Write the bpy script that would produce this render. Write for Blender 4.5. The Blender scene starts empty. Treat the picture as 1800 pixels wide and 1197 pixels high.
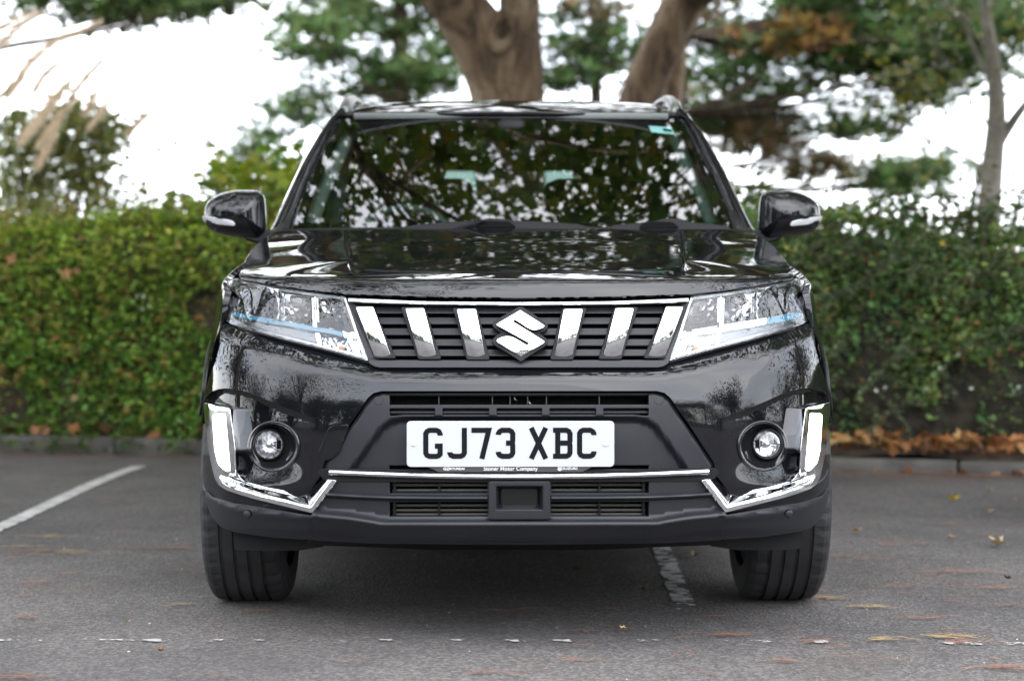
import bpy, math, random
import numpy as np
from mathutils import Vector, Matrix
from mathutils.geometry import delaunay_2d_cdt

random.seed(7); RNG = np.random.default_rng(7)
S = bpy.context.scene
COL = S.collection
R = math.radians
# ------------------------------------------------------------------ camera, world, sun, exposure
F = 3500.0            # focal length in photo pixels (photo 1800 px wide)
DC = 5.014            # camera to bumper face, metres
HC = 0.89             # camera height
HOR = 518.0           # photo row of the horizon
cam_d = bpy.data.cameras.new('camera'); cam = bpy.data.objects.new('camera', cam_d); COL.objects.link(cam)
cam.location = (0, -DC, HC); cam.rotation_euler = (R(90), 0, 0)
cam_d.sensor_width = 36; cam_d.lens = 36 * F / 1800.0
cam_d.shift_y = -(598.5 - HOR) / 1800.0
cam_d.clip_start = .1; cam_d.clip_end = 3000
cam_d.dof.use_dof = True; cam_d.dof.focus_distance = 5.1; cam_d.dof.aperture_fstop = 2.8
S.camera = cam
world = bpy.data.worlds.new('World'); S.world = world; world.use_nodes = True
wn = world.node_tree; wn.nodes.clear()
SUN_EL, SUN_AZ = R(52), R(150)
sky = wn.nodes.new('ShaderNodeTexSky'); sky.sky_type = 'NISHITA'; sky.sun_disc = False
sky.sun_elevation = SUN_EL; sky.sun_rotation = SUN_AZ
bg1 = wn.nodes.new('ShaderNodeBackground'); bg1.inputs[1].default_value = 0.08
wn.links.new(sky.outputs[0], bg1.inputs[0])
tc = wn.nodes.new('ShaderNodeTexCoord'); mp = wn.nodes.new('ShaderNodeMapping'); mp.inputs['Scale'].default_value = (1, 1, 2.2)
nz = wn.nodes.new('ShaderNodeTexNoise'); nz.inputs['Scale'].default_value = 2.4; nz.inputs['Detail'].default_value = 5
cr = wn.nodes.new('ShaderNodeValToRGB')
cr.color_ramp.elements[0].position = .3; cr.color_ramp.elements[0].color = (.58, .62, .72, 1)
cr.color_ramp.elements[1].position = .68; cr.color_ramp.elements[1].color = (1.0, 1.0, 1.0, 1)
bg2 = wn.nodes.new('ShaderNodeBackground'); bg2.inputs[1].default_value = 3.3
add = wn.nodes.new('ShaderNodeAddShader'); wo = wn.nodes.new('ShaderNodeOutputWorld')
for a, b in ((tc.outputs['Generated'], mp.inputs[0]), (mp.outputs[0], nz.inputs[0]), (nz.outputs[0], cr.inputs[0]),
             (cr.outputs[0], bg2.inputs[0]), (bg1.outputs[0], add.inputs[0]), (bg2.outputs[0], add.inputs[1]), (add.outputs[0], wo.inputs[0])):
    wn.links.new(a, b)
sl = bpy.data.lights.new('sun', 'SUN'); sl.energy = 1.4; sl.angle = R(85); sl.color = (1, .96, .9)
so = bpy.data.objects.new('sun', sl); COL.objects.link(so)
sd = Vector((math.sin(SUN_AZ) * math.cos(SUN_EL), math.cos(SUN_AZ) * math.cos(SUN_EL), math.sin(SUN_EL)))
so.rotation_euler = (-sd).to_track_quat('-Z', 'Y').to_euler()
S.view_settings.view_transform = 'Standard'; S.view_settings.look = 'None'
S.view_settings.exposure = 0.75; S.view_settings.gamma = 1
S.render.resolution_x = 1024; S.render.resolution_y = 680
S.cycles.transparent_max_bounces = 24; S.cycles.max_bounces = 10

# ------------------------------------------------------------------ materials
def mat(name, col=(.5, .5, .5), rough=.5, metal=0., coat=0., spec=.5, bump=0., bscale=50., var=0., vscale=8., emit=None, es=0., coatr=.03, bdist=.002):
    m = bpy.data.materials.new(name); m.use_nodes = True
    nt = m.node_tree; p = nt.nodes['Principled BSDF']
    p.inputs['Base Color'].default_value = (*col, 1); p.inputs['Roughness'].default_value = rough
    p.inputs['Metallic'].default_value = metal; p.inputs['Specular IOR Level'].default_value = spec
    p.inputs['Coat Weight'].default_value = coat; p.inputs['Coat Roughness'].default_value = coatr
    if emit: p.inputs['Emission Color'].default_value = (*emit, 1); p.inputs['Emission Strength'].default_value = es
    t = None
    if bump or var:
        t = nt.nodes.new('ShaderNodeTexCoord')
    if bump:
        n = nt.nodes.new('ShaderNodeTexNoise'); n.inputs['Scale'].default_value = bscale; n.inputs['Detail'].default_value = 4
        b = nt.nodes.new('ShaderNodeBump'); b.inputs['Strength'].default_value = bump; b.inputs['Distance'].default_value = bdist
        nt.links.new(t.outputs['Object'], n.inputs['Vector']); nt.links.new(n.outputs[0], b.inputs['Height'])
        nt.links.new(b.outputs[0], p.inputs['Normal'])
    if var:
        n = nt.nodes.new('ShaderNodeTexNoise'); n.inputs['Scale'].default_value = vscale; n.inputs['Detail'].default_value = 6
        c = nt.nodes.new('ShaderNodeValToRGB')
        c.color_ramp.elements[0].position = .35; c.color_ramp.elements[1].position = .7
        c.color_ramp.elements[0].color = (*[x * (1 - var) for x in col], 1)
        c.color_ramp.elements[1].color = (*[min(1, x * (1 + var)) for x in col], 1)
        nt.links.new(t.outputs['Object'], n.inputs['Vector']); nt.links.new(n.outputs[0], c.inputs[0])
        nt.links.new(c.outputs[0], p.inputs['Base Color'])
    return m

def glass(name, tint=(.9, .95, .93), boost=1.0, rough=0.0, ior=1.5):
    m = bpy.data.materials.new(name); m.use_nodes = True
    nt = m.node_tree; nt.nodes.clear()
    o = nt.nodes.new('ShaderNodeOutputMaterial'); mx = nt.nodes.new('ShaderNodeMixShader')
    tr = nt.nodes.new('ShaderNodeBsdfTransparent'); tr.inputs[0].default_value = (*tint, 1)
    gl = nt.nodes.new('ShaderNodeBsdfGlossy'); gl.inputs[0].default_value = (1, 1, 1, 1); gl.inputs['Roughness'].default_value = rough
    fr = nt.nodes.new('ShaderNodeFresnel'); fr.inputs[0].default_value = ior
    mu = nt.nodes.new('ShaderNodeMath'); mu.operation = 'MULTIPLY'; mu.inputs[1].default_value = boost; mu.use_clamp = True
    nt.links.new(fr.outputs[0], mu.inputs[0]); nt.links.new(mu.outputs[0], mx.inputs[0])
    nt.links.new(tr.outputs[0], mx.inputs[1]); nt.links.new(gl.outputs[0], mx.inputs[2]); nt.links.new(mx.outputs[0], o.inputs[0])
    return m

def leafmat(name, trans=.35, rough=.5, mult=1.0, tone=(1.25, 1.35, .7)):
    m = bpy.data.materials.new(name); m.use_nodes = True
    nt = m.node_tree; nt.nodes.clear()
    o = nt.nodes.new('ShaderNodeOutputMaterial'); at = nt.nodes.new('ShaderNodeAttribute'); at.attribute_name = 'tint'
    p = nt.nodes.new('ShaderNodeBsdfPrincipled'); p.inputs['Roughness'].default_value = rough; p.inputs['Specular IOR Level'].default_value = .35
    tl = nt.nodes.new('ShaderNodeBsdfTranslucent'); mx = nt.nodes.new('ShaderNodeMixShader'); mx.inputs[0].default_value = trans
    mm = nt.nodes.new('ShaderNodeMix'); mm.data_type = 'RGBA'; mm.blend_type = 'MULTIPLY'; mm.inputs[0].default_value = 1
    mm.inputs[7].default_value = (mult * tone[0], mult * tone[1], mult * tone[2], 1)
    nt.links.new(at.outputs[0], p.inputs['Base Color']); nt.links.new(at.outputs[0], mm.inputs[6]); nt.links.new(mm.outputs[2], tl.inputs[0])
    nt.links.new(p.outputs[0], mx.inputs[1]); nt.links.new(tl.outputs[0], mx.inputs[2]); nt.links.new(mx.outputs[0], o.inputs[0])
    return m

M = {}
M['paint'] = mat('black_paint', (.0038, .0040, .0052), .6, coat=1.0, spec=.0, coatr=.01)
M['plastic'] = mat('black_plastic', (.0125, .0132, .0165), .42, spec=.32, bump=.25, bscale=900, bdist=.0004, var=.12, vscale=5)
M['plastic_dark'] = mat('dark_plastic', (.006, .006, .0065), .5, spec=.2)
M['louvre'] = mat('dusty_louvre', (.035, .032, .028), .6)
M['void'] = mat('void_black', (.004, .004, .004), .8, spec=.1)  # near-black; on the shell behind the gaps it stands for shade
M['gloss_black'] = mat('gloss_black', (.008, .008, .009), .08, spec=.5)
M['fog_reflector'] = mat('fog_reflector', (.62, .62, .64), .24, metal=1)
M['tub'] = mat('lamp_tub', (.30, .31, .33), .3, metal=.8)
M['chrome'] = mat('chrome', (.74, .75, .77), .07, metal=1)
M['chrome_dark'] = mat('dark_reflector', (.55, .56, .58), .18, metal=1)
M['satin'] = mat('satin_silver', (.55, .55, .55), .3, metal=1)
M['rubber'] = mat('tyre_rubber', (.022, .022, .023), .62, spec=.35, bump=.4, bscale=220, bdist=.0008, var=.3, vscale=14)
M['rubber_seal'] = mat('rubber_seal', (.006, .006, .006), .6, spec=.06)
M['wiper'] = mat('wiper_black', (.006, .006, .007), .35, spec=.12)
M['rim'] = mat('alloy', (.35, .35, .36), .3, metal=1)
M['windscreen'] = glass('windscreen_glass', (.58, .69, .66), 1.7)
M['sideglass'] = glass('side_glass', (.13, .17, .16), 1.6)
M['lens'] = glass('lens_glass', (.96, .97, .98), 1.15)
M['lamp_white'] = mat('running_light', (.9, .9, .9), .3, emit=(.96, 1.0, .88), es=7.0)
M['blue_guide'] = mat('blue_light_guide', (.06, .17, .24), .15, spec=.6, emit=(.15, .45, .65), es=.04)
M['white_guide'] = mat('white_light_guide', (.7, .8, .85), .12, spec=.8, emit=(.9, .97, 1), es=.75)
M['grey_lamp'] = mat('grey_lamp_trim', (.15, .16, .17), .3, metal=.4)
M['amber'] = mat('amber_bulb', (.45, .13, .02), .3)
M['plate'] = mat('plate_white', (.37, .378, .395), .35, spec=.4)
M['plate_ink'] = mat('plate_black', (.006, .006, .008), .7, spec=.08)
M['ink_white'] = mat('print_white', (.6, .6, .6), .5)
M['ink_blue'] = mat('print_blue', (.25, .35, .6), .5)
M['screw'] = mat('screw_cap_white', (.85, .85, .85), .3)
M['trim_grey'] = mat('cabin_trim_grey', (.22, .255, .245), .7)
M['seat'] = mat('seat_fabric', (.016, .017, .018), .85)
M['dash'] = mat('dashboard', (.02, .024, .024), .6)
M['sticker'] = mat('sticker', (.55, .78, .80), .5)
M['sticker_ink'] = mat('sticker_ink', (.02, .12, .14), .5)
M['repeater'] = mat('indicator_lens', (.42, .43, .44), .15, spec=.7)

# ------------------------------------------------------------------ helpers
def setp(o, label=None, cat=None, group=None, kind=None):
    if label: o['label'] = label
    if cat: o['category'] = cat
    if group: o['group'] = group
    if kind: o['kind'] = kind
    return o

def empty(name, loc=(0, 0, 0), rz=0, **k):
    o = bpy.data.objects.new(name, None); o.empty_display_size = .2; COL.objects.link(o)
    o.location = loc; o.rotation_euler = (0, 0, rz); setp(o, **k); return o

def mk(name, verts, faces, m, parent=None, normals=None, smooth=True, **k):
    me = bpy.data.meshes.new(name)
    me.from_pydata([tuple(map(float, v)) for v in verts], [], [tuple(int(i) for i in f) for f in faces])
    me.materials.append(m)
    if smooth: me.shade_smooth()
    else: me.shade_flat()
    if normals is not None:
        me.normals_split_custom_set_from_vertices([tuple(map(float, n)) for n in normals])
    me.update()
    o = bpy.data.objects.new(name, me); COL.objects.link(o)
    if parent: o.parent = parent
    setp(o, **k); return o

def npmesh(name, V, Fq, m, parent=None, tint=None, smooth=False, **k):
    """fast mesh: V (n,3); Fq (m,k) equal-size faces; tint per vertex (n,3)"""
    V = np.asarray(V, np.float32); Fq = np.asarray(Fq, np.int32)
    me = bpy.data.meshes.new(name); kk = Fq.shape[1]
    me.vertices.add(len(V)); me.vertices.foreach_set('co', V.ravel())
    me.loops.add(Fq.size); me.loops.foreach_set('vertex_index', Fq.ravel())
    me.polygons.add(len(Fq)); me.polygons.foreach_set('loop_start', np.arange(0, Fq.size, kk, dtype=np.int32))
    me.update(calc_edges=True)
    if smooth: me.shade_smooth()
    if tint is not None:
        a = me.color_attributes.new('tint', 'FLOAT_COLOR', 'POINT')
        c = np.ones((len(V), 4), np.float32); c[:, :3] = tint; a.data.foreach_set('color', c.ravel())
    me.materials.append(m); me.validate()
    o = bpy.data.objects.new(name, me); COL.objects.link(o)
    if parent: o.parent = parent
    setp(o, **k); return o

def W(px, py, d):
    """photo pixel + distance from the camera -> world point"""
    return Vector(((px - 900) * d / F, d - DC, HC - (py - HOR) * d / F))

def join(objs_vf):
    V, Fc = [], []
    for v, f in objs_vf:
        n = len(V); V += [tuple(p) for p in v]; Fc += [tuple(i + n for i in q) for q in f]
    return V, Fc

def box(cx, cy, cz, sx, sy, sz, bev=0.0):
    sx, sy, sz = sx / 2, sy / 2, sz / 2
    if not bev:
        v = [(cx + a * sx, cy + b * sy, cz + c * sz) for a in (-1, 1) for b in (-1, 1) for c in (-1, 1)]
        f = [(0, 1, 3, 2), (4, 6, 7, 5), (0, 4, 5, 1), (2, 3, 7, 6), (0, 2, 6, 4), (1, 5, 7, 3)]
        return v, f
    import bmesh
    bm = bmesh.new(); bmesh.ops.create_cube(bm, size=1)
    for q in bm.verts: q.co = Vector((q.co.x * sx * 2, q.co.y * sy * 2, q.co.z * sz * 2))
    bmesh.ops.bevel(bm, geom=bm.edges[:], offset=bev, segments=2, affect='EDGES', profile=.5)
    v = [(cx + q.co.x, cy + q.co.y, cz + q.co.z) for q in bm.verts]; bm.verts.ensure_lookup_table()
    f = [tuple(l.vert.index for l in q.loops) for q in bm.faces]; bm.free()
    return v, f

def tube(pts, rad, sides=8, jit=0.0, cap=True, lump=None):
    pts = [Vector(p) for p in pts]; V, Fc = [], []
    n = len(pts); up = Vector((.13, .31, .94))
    for i, p in enumerate(pts):
        t = (pts[min(i + 1, n - 1)] - pts[max(i - 1, 0)]).normalized()
        a = t.cross(up)
        if a.length < .1: a = t.cross(Vector((1, 0, 0)))
        a.normalize(); b = t.cross(a)
        for s in range(sides):
            th = 2 * math.pi * s / sides
            r = rad[i] * (1 + (random.uniform(-jit, jit) if jit else 0))
            V.append(p + (a * math.cos(th) + b * math.sin(th)) * r)
    for i in range(n - 1):
        for s in range(sides):
            s2 = (s + 1) % sides
            Fc.append((i * sides + s, i * sides + s2, (i + 1) * sides + s2, (i + 1) * sides + s))
    if cap:
        Fc.append(tuple(range(sides))[::-1]); Fc.append(tuple((n - 1) * sides + s for s in range(sides)))
    return V, Fc

def spline(pts, n):
    """Catmull-Rom through pts, n points"""
    P = np.array(pts, float); m = len(P); out = []
    for t in np.linspace(0, m - 1, n):
        i = min(int(t), m - 2); f = t - i
        p0 = P[max(i - 1, 0)]; p1 = P[i]; p2 = P[i + 1]; p3 = P[min(i + 2, m - 1)]
        out.append(.5 * ((2 * p1) + (-p0 + p2) * f + (2 * p0 - 5 * p1 + 4 * p2 - p3) * f * f + (-p0 + 3 * p1 - 3 * p2 + p3) * f ** 3))
    return np.array(out)

class MC:
    """monotone cubic interpolation"""
    def __init__(s, pts):
        P = np.array(pts, float); s.x, s.y = P[:, 0], P[:, 1]
        h = np.diff(s.x); d = np.diff(s.y) / h; m = np.zeros(len(s.x))
        m[1:-1] = np.where(d[:-1] * d[1:] > 0, 2 * d[:-1] * d[1:] / np.where(d[:-1] + d[1:] == 0, 1, d[:-1] + d[1:]), 0)
        m[0], m[-1] = d[0], d[-1]; s.m = m; s.h = h
    def __call__(s, q):
        q = np.asarray(q, float); i = np.clip(np.searchsorted(s.x, q) - 1, 0, len(s.h) - 1)
        h = s.h[i]; t = (q - s.x[i]) / h
        lo = q < s.x[0]; hi = q > s.x[-1]; t2 = np.clip(t, 0, 1)
        r = (2 * t2 ** 3 - 3 * t2 ** 2 + 1) * s.y[i] + (t2 ** 3 - 2 * t2 ** 2 + t2) * h * s.m[i] + (-2 * t2 ** 3 + 3 * t2 ** 2) * s.y[i + 1] + (t2 ** 3 - t2 ** 2) * h * s.m[i + 1]
        r = np.where(lo, s.y[0] + (q - s.x[0]) * s.m[0], r); return np.where(hi, s.y[-1] + (q - s.x[-1]) * s.m[-1], r)

def sstep(t): t = np.clip(t, 0, 1); return t * t * (3 - 2 * t)

def inpoly(X, Y, poly):
    X = np.asarray(X); Y = np.asarray(Y); r = np.zeros(X.shape, bool); n = len(poly)
    for i in range(n):
        x1, y1 = poly[i]; x2, y2 = poly[(i + 1) % n]
        if y1 == y2: continue
        c = ((y1 > Y) != (y2 > Y)) & (X < (x2 - x1) * (Y - y1) / (y2 - y1) + x1); r ^= c
    return r

def pdist(X, Y, line, closed=False):
    X = np.asarray(X, float); Y = np.asarray(Y, float); d = np.full(X.shape, 1e9); n = len(line)
    for i in range(n if closed else n - 1):
        x1, y1 = line[i]; x2, y2 = line[(i + 1) % n]; dx, dy = x2 - x1, y2 - y1; L = dx * dx + dy * dy
        if L < 1e-12: continue
        t = np.clip(((X - x1) * dx + (Y - y1) * dy) / L, 0, 1)
        d = np.minimum(d, np.hypot(X - x1 - t * dx, Y - y1 - t * dy))
    return d

def resample(poly, step):
    out = []; n = len(poly)
    for i in range(n):
        a = poly[i]; b = poly[(i + 1) % n]; L = math.hypot(b[0] - a[0], b[1] - a[1]); k = max(1, int(round(L / step)))
        for j in range(k): out.append((a[0] + (b[0] - a[0]) * j / k, a[1] + (b[1] - a[1]) * j / k))
    return out

def rounded(poly, r, seg=4):
    """round the corners of a polygon"""
    out = []; n = len(poly)
    for i in range(n):
        p = np.array(poly[i], float); a = np.array(poly[i - 1], float); b = np.array(poly[(i + 1) % n], float)
        la = np.linalg.norm(a - p); lb = np.linalg.norm(b - p); q = min(r, la * .45, lb * .45)
        s = p + (a - p) / la * q; e = p + (b - p) / lb * q
        for k in range(seg + 1):
            t = k / seg; out.append(tuple((1 - t) ** 2 * s + 2 * t * (1 - t) * p + t * t * e))
    return out

def sym(half):
    """half outline given from the centre line out and back to the centre line"""
    h = [tuple(p) for p in half]
    m = [(-x, y) for x, y in h[::-1] if abs(x) > 1e-6]
    return h + m

def circ(cx, cy, r, n=32, ry=None): return [(cx + r * math.cos(2 * math.pi * i / n), cy + (ry or r) * math.sin(2 * math.pi * i / n)) for i in range(n)]

def panel(name, P, outline, m, parent=None, step=7, holes=(), rim=.012, rr=.0015, ref=(0, -1, 0), mirror=False, flat=False, jitter=0, e=.4, lines=(), **k):
    out = resample(outline, step); hs = [resample(h, step) for h in holes]
    o = np.array(out); x0, y0 = o.min(0); x1, y1 = o.max(0)
    gx = np.arange(x0 + step * .37, x1, step); gy = np.arange(y0 + step * .43, y1, step * .9)
    GX, GY = np.meshgrid(gx, gy); GX = GX + (np.arange(len(gy)) % 2)[:, None] * step * .5
    GX, GY = GX.ravel(), GY.ravel(); keep = inpoly(GX, GY, out) & (pdist(GX, GY, out, True) > step * .45)
    for h in hs: keep &= ~inpoly(GX, GY, h) & (pdist(GX, GY, h, True) > step * .45)
    ls = []
    for l in lines:
        q = []
        for i in range(len(l) - 1):
            L_ = math.hypot(l[i + 1][0] - l[i][0], l[i + 1][1] - l[i][1]); kk = max(1, int(round(L_ / step)))
            q += [(l[i][0] + (l[i + 1][0] - l[i][0]) * j / kk, l[i][1] + (l[i + 1][1] - l[i][1]) * j / kk) for j in range(kk)]
        q.append(tuple(l[-1])); ls.append([p for p in q if inpoly(np.array([p[0]]), np.array([p[1]]), out)[0] and pdist(np.array([p[0]]), np.array([p[1]]), out, True)[0] > step * .3 and all(not inpoly(np.array([p[0]]), np.array([p[1]]), h)[0] and pdist(np.array([p[0]]), np.array([p[1]]), h, True)[0] > step * .3 for h in hs)])
        keep &= pdist(GX, GY, l) > step * .5
    pts = out[:]; edges = [(i, (i + 1) % len(out)) for i in range(len(out))]
    for h in hs:
        n0 = len(pts); pts += h; edges += [(n0 + i, n0 + (i + 1) % len(h)) for i in range(len(h))]
    for q in ls:
        n0 = len(pts); pts += q
        edges += [(n0 + i, n0 + i + 1) for i in range(len(q) - 1) if math.hypot(q[i][0] - q[i + 1][0], q[i][1] - q[i + 1][1]) < step * 1.6]
    pts += list(zip(GX[keep], GY[keep]))
    r = delaunay_2d_cdt([Vector((float(a), float(b))) for a, b in pts], edges, [], 0, 1e-4)
    U = np.array([v.x for v in r[0]]); V = np.array([v.y for v in r[0]]); T = np.array([list(f) for f in r[2]])
    cx, cy = U[T].mean(1), V[T].mean(1); kp = inpoly(cx, cy, out)
    for h in hs: kp &= ~inpoly(cx, cy, h)
    T = T[kp]; used = np.unique(T); mp_ = -np.ones(len(U), int); mp_[used] = np.arange(len(used)); T = mp_[T]; U, V = U[used], V[used]
    A = P(U, V)
    du = P(U + e, V) - P(U - e, V); dv = P(U, V + e) - P(U, V - e)
    N = np.cross(du, dv); N /= np.linalg.norm(N, axis=1)[:, None] + 1e-12
    rf = np.array(ref, float); flip = np.sign(N @ rf); flip[flip == 0] = 1; N *= flip[:, None]
    if jitter: A = A + N * RNG.uniform(-jitter, jitter, len(A))[:, None]
    g = np.cross(A[T[:, 1]] - A[T[:, 0]], A[T[:, 2]] - A[T[:, 0]]); bad = (g * N[T[:, 0]]).sum(1) < 0
    T[bad] = T[bad][:, ::-1]
    faces = [tuple(t) for t in T]
    # border
    ec = {}
    for t in faces:
        for a, b in ((t[0], t[1]), (t[1], t[2]), (t[2], t[0])):
            ec.setdefault((min(a, b), max(a, b)), []).append((a, b, sum(t) - a - b))
    be = [v[0] for v in ec.values() if len(v) == 1]
    outd = {}
    for a, b, c in be:
        ed = A[b] - A[a]; ed = ed / (np.linalg.norm(ed) + 1e-12); o_ = np.cross(ed, N[a]); w = A[c] - A[a]
        if o_ @ w > 0: o_ = -o_
        for q in (a, b): outd[q] = outd.get(q, 0) + o_
    V3 = list(A); N3 = list(N)
    if rim > 0:
        idx = {}
        for q, d in outd.items():
            d = d / (np.linalg.norm(d) + 1e-9); n = N[q]; b0 = len(V3); dn = n if ref != (0, -1, 0) else n * .25 + np.array([0, -.75, 0])
            V3 += [A[q] + d * rr * .7 - n * rr * .3, A[q] + d * rr - n * rr, A[q] + d * rr - n * rr - dn * rim]
            nn = n + d; N3 += [nn / (np.linalg.norm(nn) + 1e-9), d, d]; idx[q] = (q, b0, b0 + 1, b0 + 2)
        for a, b, c in be:
            for l in range(3): faces.append((idx[b][l], idx[a][l], idx[a][l + 1], idx[b][l + 1]))
    V3 = np.array(V3); N3 = np.array(N3)
    res = [mk(name, V3, faces, m, parent, None if flat else N3, smooth=not flat, **k)]
    if mirror:
        Vm = V3 * [-1, 1, 1]; Nm = N3 * [-1, 1, 1]
        res.append(mk(name, Vm, [f[::-1] for f in faces], m, parent, None if flat else Nm, smooth=not flat, **k))
    return res if mirror else res[0]
# ------------------------------------------------------------------ THE CAR  (its own frame: x across, y backwards from the number plate, z up)
car = empty('parked_car', (.0185, 0, 0), .011, label='black compact SUV facing the camera in the car park, running lights lit', cat='car')
PLAN = MC([(0, 0), (.15, .003), (.3, .014), (.45, .038), (.55, .066), (.65, .115), (.72, .17), (.78, .24), (.82, .31), (.85, .385), (.872, .48), (.8875, .62), (.893, .9)])
PROF = MC([(.20, .06), (.26, .03), (.33, .0), (.42, -.004), (.52, -.006), (.60, -.002), (.68, .012), (.73, .028), (.80, .053), (.88, .089), (.94, .13), (1.1, .3)])
WZ = MC([(.2, .975), (.3, .99), (.42, 1.0), (.70, 1.0), (.76, .992), (.80, .98), (.865, .962), (.936, .938), (1.0, .88), (1.1, .853)])
def D(x, z): return PLAN(np.abs(x) / WZ(z)) + PROF(z)
SAMP = np.linspace(-.1, 1.75, 260)
def march(U, V, g, extra=0):
    """first crossing of the ray through (U half-width px, V row) with g(x,y,z)=0 (negative outside)"""
    U = np.asarray(U, float); V = np.asarray(V, float)
    y = SAMP[None, :]; x = U[:, None] * (DC + y) / F; z = HC - (V[:, None] - HOR) * (DC + y) / F
    G = g(x, y, z) - np.asarray(extra, float).reshape(-1, 1) if np.ndim(extra) else g(x, y, z) - extra
    pos = G >= 0; i = np.argmax(pos, 1); none = ~pos.any(1); i[none] = np.argmax(G[none], 1) if none.any() else 0
    i = np.clip(i, 1, len(SAMP) - 1); r = np.arange(len(U)); g0, g1 = G[r, i - 1], G[r, i]
    t = np.where(none, 0, np.clip(-g0 / np.where(np.abs(g1 - g0) < 1e-12, 1, g1 - g0), 0, 1))
    yy = SAMP[i - 1] + t * (SAMP[i] - SAMP[i - 1])
    return np.stack([U * (DC + yy) / F, yy, HC - (V - HOR) * (DC + yy) / F], 1)
def gD(x, y, z): return y - D(x, z)
def PF(off=None):
    def P(U, V):
        U = np.asarray(U, float); V = np.asarray(V, float)
        return march(U, V, gD, off(np.abs(U), V) if off else 0.)
    return P
def cst(c): return lambda U, V: np.full(np.shape(U), float(c))

# added dark shell, its black stands for the shade inside every gap
shell = sym([(0, 530), (300, 530), (420, 525), (460, 520), (480, 545), (490, 600), (500, 700), (500, 840), (480, 915), (350, 940), (0, 950)])
panel('gap_shell', PF(cst(.085)), shell, M['void'], car, step=22, rim=.08)

# ---- upper bumper cover, painted
CREASE = [(0, 667), (200, 667), (250, 665), (290, 658), (340, 646), (400, 631), (464, 614), (500, 598), (535, 572), (600, 520)]
crx = MC(CREASE)
def off_cover(U, V):
    t = crx(U) - V
    sm = .5 * (t + np.sqrt(t * t + 9))            # soft max(t,0)
    a = .00145 * .85 * np.minimum(sm, 34)
    below = .5 * (-t + np.sqrt(t * t + 16)) * .00016 * np.clip(1 - U / 420, 0, 1)
    return a + below
brow = [(338, 739), (365, 732), (388, 724), (412, 715), (438, 704), (462, 693), (483, 686.5), (500, 683), (513, 682), (526, 683.5), (538, 688), (547, 697), (551.5, 707)]
cover = sym([(0, 687), (242, 687), (256, 690.5), (266, 699), (301, 748)] + brow +
            [(549.5, 692), (542, 665), (532, 640), (525, 615), (522, 592), (521, 572), (516, 566), (505, 572), (488, 577), (418, 597), (335, 618), (265, 637), (256, 643), (246, 645.5), (0, 645.5)])
panel('bumper_cover', PF(off_cover), cover, M['paint'], car, step=6, rim=.03, lines=[[(u, float(crx(abs(u)))) for u in range(-520, 521, 20)]])

# ---- fog lamp pods, painted, stepped back under the brow
browx = MC(sorted(brow))
def podoff(U, V):
    fade = sstep((U - 338) / 120.)
    low = sstep((V - 800) / 60.)
    return off_cover(U, V) + .046 * fade * (1 - .45 * low) + .004 * sstep((V - browx(np.clip(U, 339, 551))) / 10.) * fade
pod = [(301, 748)] + [(u, v - 1.5) for u, v in brow[:-1]] + [(545, 712), (541, 760), (533, 820), (522, 842), (500, 856), (476, 864), (386, 872), (374, 869), (350, 836), (343, 812)]
ringc = (430, 784)
panel('fog_lamp_pod', PF(podoff), pod, M['paint'], car, step=5, holes=[circ(ringc[0], ringc[1], 42, 44)], rim=.008, mirror=True)
# tow-eye cover: thin raised flap across the paint
towp = rounded([(299, 746), (333, 750), (352, 795), (338, 810), (318, 797)], 7)

panel('tow_eye_cover', PF(lambda U, V: podoff(U, V) - .0010), [(-u, v) for u, v in towp], M['paint'], car, step=4, rim=.004, rr=.0014)
def ring_loft(name, rings, m, parent, mirror=True, cap=False):
    V = np.concatenate(rings); n = len(rings[0]); Fc = []
    for k in range(len(rings) - 1):
        for i in range(n):
            j = (i + 1) % n; Fc.append((k * n + i, k * n + j, (k + 1) * n + j, (k + 1) * n + i))
    if cap: Fc.append(tuple((len(rings) - 1) * n + i for i in range(n)))
    a = mk(name, V, Fc, m, parent)
    if mirror: b = mk(name, V * [-1, 1, 1], [f[::-1] for f in Fc], m, parent); return a, b
    return a
def pxring(cx, cy, r, y, n=44, ry=None):
    c = np.array(circ(cx, cy, r, n, ry)); s = (DC + y) / F
    return np.stack([c[:, 0] * s, np.full(n, y), HC - (c[:, 1] - HOR) * s], 1)
Pp = PF(podoff)
r44 = np.array(circ(ringc[0], ringc[1], 46, 44)); r42 = np.array(circ(ringc[0], ringc[1], 41, 44))
A0 = Pp(r44[:, 0], r44[:, 1]); A1 = Pp(r42[:, 0], r42[:, 1])
yc = float(Pp([438.], [781.])[0, 1])
bez = ring_loft('fog_lamp_bezel', [A0 + [0, .002, 0], (A0 + A1) / 2 + [0, -.006, 0], A1 + [0, -.004, 0], A1 * .65 + pxring(434, 783, 34, yc + .02) * .35, pxring(437, 782, 30, yc + .024), pxring(438, 781.5, 27, yc + .03)], M['gloss_black'], car)
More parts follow.
